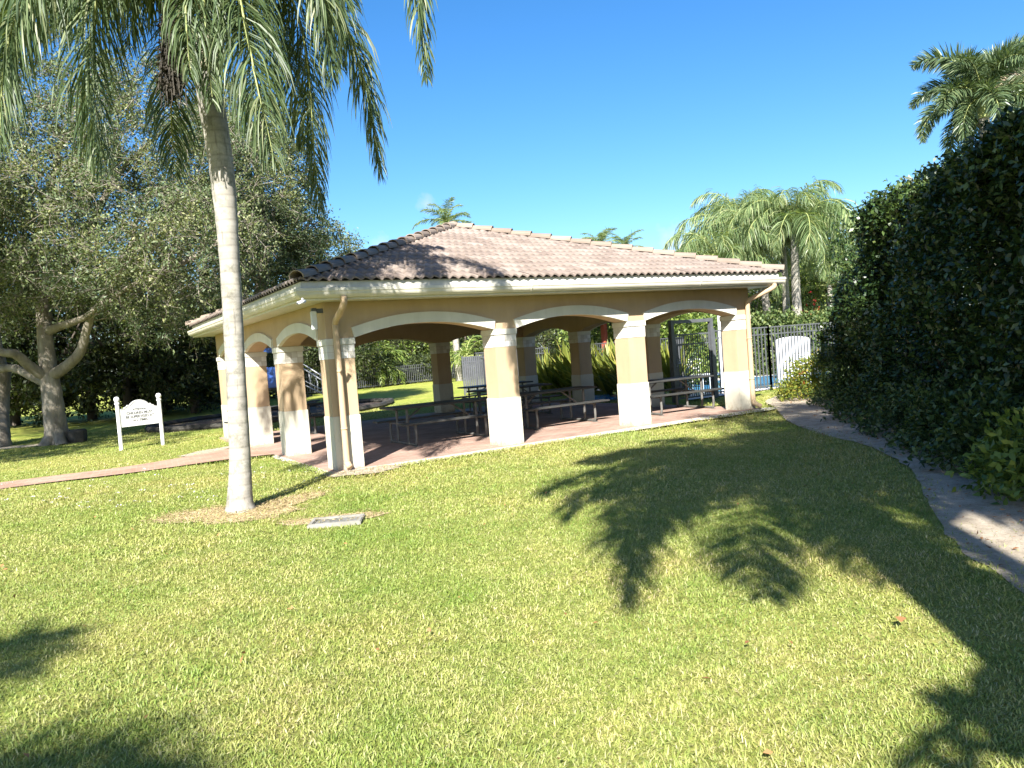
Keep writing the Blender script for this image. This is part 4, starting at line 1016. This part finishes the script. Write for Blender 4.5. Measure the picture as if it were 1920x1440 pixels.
oak_limbs=[
 ([ob+[0,0,-.1],ob+[0,0,.3],A(100,760,d0),A(93,705,d0)],.35,.25,16),
 ([ob+[-.35,-.25,-.08],ob+[-.12,-.1,.35],A(98,770,d0)],.17,.16,8),([ob+[.45,.1,-.08],ob+[.18,.1,.3],A(104,770,d0)],.17,.16,8),([ob+[.1,-.5,-.08],ob+[.05,-.2,.3],A(100,770,d0)],.17,.16,8),
 ([A(93,715,d0),A(85,640,d0),A(78,570,d0+.3),A(58,530,d0+.4),A(40,440,d0+.5)],.24,.11,12),
 ([A(85,600,d0+.2),A(75,540,d0+.5),A(62,480,d0+.7),A(90,380,d0+1),A(110,280,d0+1.2)],.20,.06,10),
 ([A(95,705,d0),A(120,690,d0-.2),A(150,660,d0-.4),A(165,610,d0-.7),A(180,585,d0-1),A(240,540,d0-1.4),A(330,500,d0-1.5)],.18,.04,10),
 ([A(92,620,d0),A(112,612,d0-.2),A(140,603,d0-.5),A(178,580,d0-1.2),A(230,500,d0-1.5),A(260,400,d0-1.6)],.14,.03,10),
 ([A(90,708,d0),A(60,690,d0-.4),A(30,665,d0-.9),A(0,660,d0-1.2),A(-60,640,d0-1.5)],.17,.09,10),
 ([A(92,720,d0),A(60,705,d0+.2),A(25,690,d0+.4),A(-20,690,d0+.6),A(-80,650,d0+1)],.16,.08,10),
 ([A(108,280,d0+1.2),A(150,220,d0+1),A(170,150,d0+1)],.10,.03,8),([A(330,500,d0-1.5),A(400,460,d0-1.3),A(450,400,d0-1)],.07,.03,8),
 ([A(80,560,d0+.3),A(150,460,d0+1.5),A(220,330,d0+1.8),A(300,250,d0+2)],.18,.05,8),
 ([A(-60,640,d0-1.5),A(-140,560,d0-1.5),A(-180,420,d0-1)],.12,.05,8)]
oak_blobs=[(A(130,430,d0),(3.6,3.2,2.5)),(A(320,430,d0+.5),(2.9,2.8,2.7)),(A(220,270,d0+.8),(3.2,2.8,2.3)),(A(10,330,d0),(2.8,2.8,2.8)),(A(-120,450,d0),(2.6,2.8,2.8)),(A(90,170,d0+1),(2.4,2.4,1.8)),(A(400,320,d0+1),(2.0,2.0,2.0)),(A(330,570,d0-.6),(2.0,1.8,1.0)),(A(215,500,d0-2.4),(1.5,1.0,1.0)),(A(330,450,d0-2.6),(1.9,1.0,1.4)),(A(230,400,d0-2.4),(1.8,1.0,1.2)),(A(110,500,d0-2.3),(1.4,1.0,.8)),(A(30,560,d0-1),(2.2,1.5,.9)),(A(340,200,d0+2),(1.6,1.6,1.6))]
tree('live_oak_tree','spreading live oak with thick pale limbs growing behind the white notice sign','tree',ob,oak_limbs,oak_blobs,2100,66,.095,M['oakleaf'],M['oakbark'],21,.5,'oak trees on the lawn',clump_r=.42)
b2=gr(-6,838);
tree('live_oak_tree','dark oak trunk cut by the edge of the picture, left of the spreading oak','tree',b2,
 [([b2+[0,0,-.1],b2+[0,0,.3],A(-6,760,23.4),A(0,680,23.4)],.42,.30,12),([A(0,690,23.4),A(-50,600,23.4),A(-120,480,23)],.22,.08,9),([A(0,690,23.4),A(-10,600,24),A(10,480,24.5)],.2,.06,9)],
 [(A(-140,400,23.5),(3,3,3)),(A(-20,450,25),(2.4,2.4,2.2)),(A(-250,450,23),(2.5,2.5,2.5)),(A(-330,330,17.5),(2.4,2.4,1.5)),(A(-260,250,19),(2.2,2.2,1.6))],850,80,.10,M['oakleaf'],M['oakbark'],22,.4,'oak trees on the lawn')
b3=gr(500,790);d3=27.5
b3=np.array([*(at(490,790,d3)[:2]),0.])
tree('live_oak_tree','loose grey green oak behind the palm trunk, its crown showing above the pavilion eave','tree',b3,
 [([b3,b3+[0,0,1.2],A(485,600,d3),A(490,520,d3)],.3,.2,12),([A(490,530,d3),A(500,430,d3),A(480,320,d3),A(470,220,d3)],.18,.05,9),([A(490,530,d3),A(540,470,d3),A(580,420,d3)],.13,.04,8),([A(490,540,d3),A(440,460,d3),A(420,380,d3)],.13,.04,8)],
 [(A(500,470,d3),(2.1,2.1,1.9)),(A(480,330,d3),(2.0,2.0,2.1)),(A(455,230,d3),(1.4,1.4,1.4)),(A(560,430,d3),(1.2,1.4,1.1)),(A(520,560,d3),(2.4,2,1.4)),(A(430,420,d3+1),(2,2,2)),(A(600,490,d3+2),(1.6,1.6,1.2))],1000,80,.11,M['oakleaf'],M['oakbark'],23,.3,'oak trees on the lawn')
def bar(p,h):
    q_=gr(*p);return np.array([q_[0]-.865*h,q_[1]-1.038*h,h])
sb=np.array([-3.56,-15.27,0.]);UPZ=2.96
bars=[([sb+[.03,0,h0+UPZ],bar(p0,h1+UPZ),bar(p1,h2+UPZ),bar(p2,h2+UPZ+.1)],.075,.045,8) for p0,p1,p2,h0,h1,h2 in (((1935,1215),(1830,1330),(1690,1450),2.0,2.3,2.6),((1960,1290),(1880,1370),(1780,1450),1.7,1.9,2.1),((1890,1240),(1800,1320),(1730,1300),2.2,2.5,2.8),((1930,1400),(1850,1350),(1760,1290),2.1,2.4,2.7))]
tree('shade_tree','leafy shade tree standing behind the viewpoint whose shadow falls on the sandy path','tree',sb,
 [([sb+[0,0,-.1],sb+[0,0,.4],sb+[.05,0,3.6],sb+[.1,0,7.2]],.15,.1,12)]+bars+[([sb+[.1,0,7],sb+[1.5,.3,8.5],sb+[3,.4,9.5]],.09,.04,8),([sb+[.1,0,7],sb+[.2,1,8.5],sb+[.3,1.6,10]],.09,.04,8),([sb+[.1,0,6.8],sb+[.8,-1.2,8.5],sb+[1.6,-2.6,9.5]],.09,.04,8)],
 [(sb+[1.8,.6,9.9],(1.9,1.7,1.1)),(sb+[3.6,.6,9.8],(2.0,1.9,1.4)),(sb+[2.8,-1.6,9.2],(2.1,2,1.3)),(sb+[2.6,2.0,11.2],(1.8,1.6,1.1))],640,70,.12,M['oakleaf'],M['oakbark'],27,.15,'shade trees beside the viewpoint')
so_=np.array([*uv_dist(-15.0,11.8),0.])
tree('live_oak_tree','oak beside the lawn shading the grass near the notice sign','tree',so_,
 [([so_+[0,0,-.1],so_+[0,0,2.2],so_+[.1,.1,3.4]],.35,.25,12)]+[([so_+[.1,.1,3.2],so_+[math.cos(a)*1.3,math.sin(a)*1.3,4.6],so_+[math.cos(a)*2.8,math.sin(a)*2.8,5.8]],.16,.06,8) for a in (.3,1.6,2.9,4.2,5.4)],
 [(np.array([*uv_dist(-14.0,12.4),5.9]),(2.4,2.4,1.2)),(np.array([*uv_dist(-13.0,14.4),6.2]),(2.4,2.4,1.3)),(np.array([*uv_dist(-16.0,13.5),6.3]),(2.4,2.4,1.4)),(np.array([*uv_dist(-15.2,10.6),5.6]),(2.2,2.2,1.2)),(np.array([*uv_dist(-14.4,15.6),8.2]),(2.3,2.3,1.4))],560,70,.11,M['oakleaf'],M['oakbark'],29,.3,'oak trees on the lawn')
# wood behind: three kinds of tree, copied
def wood_tree(seed,h,mat,leaf=.22,n=170):
    r_=np.random.RandomState(seed);b=np.zeros(3)
    limbs=[([b,(0,0,h*.2),(r_.normal(0,.2),r_.normal(0,.2),h*.5),(r_.normal(0,.3),r_.normal(0,.3),h*.8)],.22,.06,8)]
    for k in range(4):
        a=r_.uniform(0,6.28);limbs.append(([(0,0,h*.3),(math.cos(a)*1.0,math.sin(a)*1.0,h*.45),(math.cos(a)*1.8,math.sin(a)*1.8,h*.6)],.1,.03,6))
    blobs=[((0,0,h*.62),(2.1,2.1,h*.36)),((r_.normal(0,1),r_.normal(0,1),h*.4),(2.3,2.3,h*.30)),((r_.normal(0,1.2),r_.normal(0,1.2),h*.22),(2.2,2.2,h*.2))]
    return tree('wood_tree','x','tree',b,limbs,blobs,n,60,leaf,mat,M['darkbark'],seed,.2,None,True,.65,.5)
WT=[wood_tree(31,8.5,M['woodleaf']),wood_tree(32,7.0,M['woodleaf']),wood_tree(33,6.0,M['brightleaf'])]
used=[False]*3
WL=['dense dark tree in the shaded wood behind the oaks','dark leafy tree of the shaded wood behind the oaks','bright green leafy tree beyond the far picket fence']
WG=['dark trees of the wood','lower dark trees of the wood','bright trees beyond the far fence']
def plant_wood(k,pos,rz,s,label=None,group=None):
    if not used[k]:
        used[k]=True;o=WT[k];o.location=(float(pos[0]),float(pos[1]),0);o.rotation_euler=(0,0,rz);o.scale=(s,s,s);o['label']=label or WL[k];o['group']=group or WG[k];return o
    return copy_thing(WT[k],(pos[0],pos[1],0),rz,label or WL[k],s,group or WG[k])
r_=np.random.RandomState(77)
for u,d,k,s in ((-160,36,0,1.1),(-60,33,1,1.1),(20,35,0,1.0),(95,32.5,1,1.05),(165,35,0,1.0),(235,32.5,1,1.0),(300,36,0,.95),(360,34,1,.95),(420,38,0,.85),(470,42,1,.8),(540,46,0,.75),(600,49,1,.9)):
    p=at(u,700,d);plant_wood(k,p,r_.uniform(0,6.28),s)
for u,d,k,s in ((648,56,2,1.05),(690,60,2,1.15),(560,54,2,1.3),(745,62,2,.95),(800,60,2,.85),(850,64,2,.9),(905,66,2,.9)):
    p=at(u,700,d);plant_wood(k,p,r_.uniform(0,6.28),s)
for u,d,k,s in ((700,58.5,1,.75),(770,60,1,.7),(830,61,1,.75),(880,58,1,.7)):
    p=at(u,700,d);plant_wood(k,p,r_.uniform(0,6.28),s,'dark round tree between the bright ones beyond the far fence','dark trees beyond the far fence')
for u,d,k,s,lb in ((1530,46,0,.95,'dark tree in the row beyond the pool'),(1470,50,0,.9,'dark tree in the row beyond the pool'),(1410,48,1,1.0,'dark tree in the row beyond the pool'),(1600,44,0,1.0,'dark tree in the row beyond the pool'),(1350,52,1,.9,'dark tree in the row beyond the pool'),(1290,50,1,.9,'dark tree in the row beyond the pool'),(1240,52,1,.9,'dark tree in the row beyond the pool'),(1160,50,0,.75,'dark tree in the row beyond the pool'),(1090,50,1,.8,'dark tree in the row beyond the pool'),(1020,52,0,.7,'dark tree in the row beyond the pool'),(960,54,1,.8,'dark tree in the row beyond the pool')):
    p=at(u,640,d);plant_wood(k,p,r_.uniform(0,6.28),s,lb,'dark trees beyond the pool')
p=at(1545,600,38);plant_wood(2,p,1.0,.92,'light green tree between the palms and the tall hedge','light trees by the pool')
# small palm with drooping fronds beyond the far fence
SP=frond_set(M['brightleaf'],2.6,.6,.06,.05,False,19,(70,45,25,5,-15),110,.9)
for u,d,hh,sd_,lb in ((712,51,1.6,1,'small bright palm drooping over the far fence, by the corner column'),(700,50.5,2.2,2,'low palm with yellow green fronds behind the far fence'),(877,50,1.9,3,'small palm beside the end of the slatted pool fence')):
    p=at(u,700,d);make_palm('small_palm',lb,'palm tree',(p[0],p[1],0),(p[0],p[1],hh*.8),.09,SP,13,100+sd_,M['darkbark'])
p=at(1285,620,33);make_palm('small_palm','bright drooping palm seen above the pool gate','palm tree',(p[0],p[1],0),(p[0]+.2,p[1],2.9),.12,QF,14,120,M['palmtrunk'])
p=at(1557,560,36);make_palm('fan_palm','pale green bushy palm squeezed between the queen palms and hedge','palm tree',(p[0],p[1],0),(p[0],p[1],3.6),.15,CF_,16,121,M['palmtrunk'])

# ------------------------------------------------------------------ hedge and shrubs
def hedge(name,label,cat,path,halfw,hfun,nsprig,per,leaf,mat,seed,ragged=.25,low=.05,stems=True,group=None,through=.3):
    r_=np.random.RandomState(seed);P=curve([(*p,0) for p in path],12);P,L=resample(P,80);base=P[0].copy()
    t=thing(name,label,cat,base,0,group)
    T_=nrm(np.gradient(P,axis=0));N_=np.stack([-T_[:,1],T_[:,0],0*T_[:,0]],-1)
    n=nsprig;s=r_.uniform(0,1,n);f=s*79;i=f.astype(int).clip(0,78);fr=(f-i)[:,None];B=P[i]*(1-fr)+P[i+1]*fr;Nn=N_[i];Tt=T_[i]
    H=hfun(s)*(1+.05*lump(B[:,0]*2.3,B[:,1]*2.3))
    which=r_.uniform(0,1,n);side=np.where(which<.46,1,np.where(which<.70,-1,0))
    v=r_.uniform(0,1,n);v=np.where(side==0,1,v)
    lat=np.where(side==0,r_.uniform(-1,1,n),side)
    round_=np.where(side!=0,np.sqrt(np.clip(1-np.clip((v-.80)/.22,0,1)**2,0,1)),1)
    z=low+(H-low)*v; z=np.where(side==0,H*np.sqrt(np.clip(1-.16*lat**2,0,1)),z)
    bumpy=1+ragged*lump(s*L*1.7+z*1.1,z*2.0+lat*2)
    hw=halfw*bumpy
    C=B+Nn*(lat*hw*np.where(side==0,.9,round_))[:,None];C[:,2]=z*(1+.05*lump(C[:,0]*3,C[:,1]*3))
    ends=r_.uniform(0,1,n)<.10
    depth=r_.exponential(.22,n);od=Nn*side[:,None]*1.0+np.array([0,0,1])*np.where(side==0,1.0,.35)[:,None]
    C=C-nrm(od)*np.minimum(depth,halfw)[:,None]
    C[ends]=(B+Nn*(r_.uniform(-1,1,n)*halfw)[:,None])[ends]+Tt[ends]*r_.choice([-1,1],(ends.sum(),1))*.01
    C[ends,2]=(z*r_.uniform(.2,1,n))[ends]
    cl=np.where(ends)[0];C[cl,:2]=np.where(r_.uniform(0,1,(len(cl),1))<.5,P[0,:2],P[-1,:2])+Nn[cl][:,:2]*r_.uniform(-1,1,(len(cl),1))*halfw
    od=nrm(od+r_.normal(0,.5,od.shape))
    LC=np.repeat(C,per,0);LD=np.repeat(od,per,0);m_=len(LC);tt=r_.uniform(0,1,(m_,1));LC=LC+LD*tt*leaf*2.2+r_.normal(0,leaf*.75,(m_,3));LD=LD*.6+r_.normal(0,.6,(m_,3))
    ok=LC[:,2]>.02;LC=LC[ok]-base;LD=LD[ok];m_=len(LC)
    link('foliage',leafmesh('foliage',LC,LD,leaf*r_.uniform(.5,1.45,m_),leaf*.55*r_.uniform(.7,1.3,m_),mat,r_,.8),t)
    if stems:
        for k in range(int(L*2.2)):
            polys=[]
            q_=r_.randint(0,80);b_=P[q_]+N_[q_]*r_.uniform(-.5,.5)*halfw-base;h_=hfun(np.array([q_/79.]))[0]
            for j in range(1):
                e_=b_+[r_.normal(0,.4),r_.normal(0,.4),h_*r_.uniform(.5,.9)];PP=curve([b_,(b_+e_)/2+r_.normal(0,.12,3),e_],5);polys.append((PP,np.linspace(.03,.008,len(PP)),5))
            link('stem',tubes_mesh('stem',polys,M['darkbark']),t)
    return t
hp=[uv_dist(8.35,17.4),uv_dist(7.35,12.5),uv_dist(6.55,8.5),uv_dist(6.2,5.0),uv_dist(6.3,1.5)]
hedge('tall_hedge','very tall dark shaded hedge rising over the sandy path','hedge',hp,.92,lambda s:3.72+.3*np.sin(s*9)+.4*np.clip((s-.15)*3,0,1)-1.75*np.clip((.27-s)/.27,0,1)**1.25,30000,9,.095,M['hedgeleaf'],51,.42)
def bush(name,label,cat,c,rx,ry,rz,n,leaf,mat,seed,group=None,flowers=0,fmat=None):
    r_=np.random.RandomState(seed);c=np.array([c[0],c[1],0.]);t=thing(name,label,cat,c,0,group)
    d=nrm(r_.normal(0,1,(n,3)));d[:,2]=abs(d[:,2])*1.0;rad=np.where(r_.uniform(0,1,n)<.8,r_.uniform(.8,1,n),r_.uniform(.3,1,n))*(1+.18*np.sin(5*d[:,0]+seed)*np.sin(6*d[:,1]+3*seed)+.1*np.sin(9*d[:,2]))
    C=d*rad[:,None]*np.array([rx,ry,rz]);per=6
    LC=np.repeat(C,per,0)+r_.normal(0,leaf*.9,(n*per,3));LD=np.repeat(d,per,0)*.7+r_.normal(0,.6,(n*per,3));ok=LC[:,2]>.01;LC=LC[ok];LD=LD[ok];m_=len(LC)
    link('foliage',leafmesh('foliage',LC,LD,leaf*r_.uniform(.7,1.3,m_),leaf*.5*r_.uniform(.8,1.2,m_),mat,r_,.8),t)
    for k in range(0):
        e_=np.array([r_.normal(0,.4)*rx,r_.normal(0,.4)*ry,rz*r_.uniform(.5,.9)]);polys.append((curve([e_*[.15,.15,0],e_*.5+r_.normal(0,.04,3),e_],4),np.linspace(.012,.004,8+0)[:len(curve([e_*0,e_*.5,e_],4))],4))
    if flowers:
        k=r_.choice(n,flowers);fc_=np.repeat(C[k]*1.04,14,0)+r_.normal(0,.03,(flowers*14,3));link('flowers',leafmesh('flowers',fc_,r_.normal(0,1,fc_.shape),.05,.04,fmat,r_,1),t)
    return t
gs='low shrubs along the foot of the hedge'
specs=[((1532,744),1.15,.95,1.0,1700,.075,'ixleaf','sunlit yellow green shrub with orange blooms before the pool fence',7),
 ((1590,757),1.0,.9,.85,800,.075,'lowleaf','dark low shrub next to the sunlit yellow green one',0),
 ((1640,785),.95,.85,.75,750,.08,'lowleaf','dark low shrub where the sandy path bends',0),
 ((1705,812),.9,.8,.72,750,.085,'lowleaf','dark low shrub midway along the foot of the hedge',0),
 ((1775,842),.85,.75,.75,750,.09,'lowleaf','broad leaved dark shrub before the blackest part of the hedge',0),
 ((1850,880),.75,.7,.78,700,.09,'lowleaf','leafy shaded shrub just behind the lit one',0),
 ((1935,930),.62,.55,.72,560,.10,'brightleaf','bright broad leaved shrub catching the sun at the near hedge end',0)]
for i,(uv,rx,ry,rz,n,lf,mt,lb,fl_) in enumerate(specs):
    p=gr(*uv);p=p[:2]+RH*.28;rx*=1.1;ry*=1.1
    bush('ixora_shrub' if fl_ else 'leafy_shrub',lb,'shrub',p,rx,ry,rz,n,lf,M[mt],60+i,gs,fl_,M['orange'])
# clipped hedge and red bougainvillea beyond the pool
pa_=[at(1370,690,30)[:2],at(1440,690,29.6)[:2],at(1520,690,29)[:2],at(1620,690,28.5)[:2]]
hedge('clipped_hedge','clipped sunny green hedge behind the pool','hedge',pa_,.6,lambda s:2.1+0*s,2200,9,.15,M['poolhedge'],52,.15,stems=False)
pa_=[at(1360,690,31)[:2],at(1310,690,30)[:2],at(1225,690,31)[:2]]
hedge('clipped_hedge','leafy green hedge seen through the pool gate','hedge',pa_,.6,lambda s:2.15+0*s,1800,9,.14,M['poolhedge'],53,.2,stems=False)
pa_=[(15.2,7.5),(15.4,11),(15.8,15)]
hedge('clipped_hedge','rounded sunlit hedge seen through the middle arch','hedge',pa_,.9,lambda s:2.5+.25*np.sin(s*3.1),2000,9,.14,M['brightleaf'],54,.25,stems=False)
p=at(1522,640,32);o=bush('bougainvillea','red flowering bush behind the clipped pool hedge','flowering bush',p,1.5,.8,2.75,400,.14,M['lowleaf'],70,None,150,M['petal'])
# strap leaved plants along the pool fence
def strap_plant(seed):
    r_=np.random.RandomState(seed);t=thing('strap_leaf_plant','x','plant')
    n=70;VV=[];segs=6
    az=r_.uniform(0,2*np.pi,n);el=r_.uniform(R(38),R(86),n);L=r_.uniform(.8,1.35,n);wd=r_.uniform(.05,.085,n)
    d=np.stack([np.cos(az)*np.cos(el),np.sin(az)*np.cos(el),np.sin(el)],-1);c=np.stack([np.cos(az)*.06,np.sin(az)*.06,0*az],-1);s=np.stack([-np.sin(az),np.cos(az),0*az],-1)
    rows=[]
    for k in range(segs+1):
        w_=wd*[.5,.9,1,1,.85,.55,.05][k];rows.append(np.stack([c-s*w_[:,None]/2,c+s*w_[:,None]/2],1));d=nrm(d+np.array([0,0,-.10])*(k*.5));c=c+d*(L/segs)[:,None]
    X=np.stack(rows,1).reshape(-1,3);b=(np.arange(n)*(segs+1)*2)[:,None];k=np.arange(segs)[None]*2;q=np.stack([b+k,b+k+1,b+k+3,b+k+2],-1).reshape(-1,4)
    link('leaves',npmesh('leaves',X,np.full(len(q),4),q.ravel(),M['strap']),t)
    MB().lathe([(.07,-.05),(.08,.1),(.04,.25)],(0,0,0),8).obj('stem',M['darkbark'],t)
    return t
SPL=[strap_plant(1),strap_plant(2)];gs='strap leaved plants along the pool fence'
r_=np.random.RandomState(9)
for i,yy in enumerate(np.arange(5.2,12.4,.58)):
    x=12.05+r_.normal(0,.15);k=i%2;sc_=r_.uniform(1.35,1.6)
    lb='yellow green strap leaved plant in the row before the pool fence'
    if i<2: o=SPL[k];o.location=(x,yy,0);o.rotation_euler=(0,0,r_.uniform(0,6));o.scale=(sc_,)*3;o['label']=lb;o['group']=gs
    else: copy_thing(SPL[k],(x,yy,0),r_.uniform(0,6),lb,sc_,gs)
# scrubby undergrowth along the far fence
r_=np.random.RandomState(14);A_=gr(240,785)[:2];pts=[gr(240,783)[:2],gr(420,757)[:2],gr(600,738)[:2],gr(720,725)[:2],gr(900,706)[:2]]
hedge('undergrowth','shaggy undergrowth of mixed leaves and dry grass behind the far fence','undergrowth',[tuple(q_+FH*1.6) for q_ in pts],1.0,lambda s:1.7+.5*np.sin(s*23)+.3*np.sin(s*51),4200,8,.17,M['woodleaf'],55,.4,stems=False)
# dark stone by the oak
p=gr(146,829);o=MB().lathe([(.22,-.03),(.26,.08),(.27,.32),(.24,.37),(.05,.38)],(0,0,0),7).obj('stone_block',M['darkrub'],None,bevel=.02);o.location=(p[0],p[1],0);tag(o,'dark grey stone block at the foot of the spreading oak','stone')
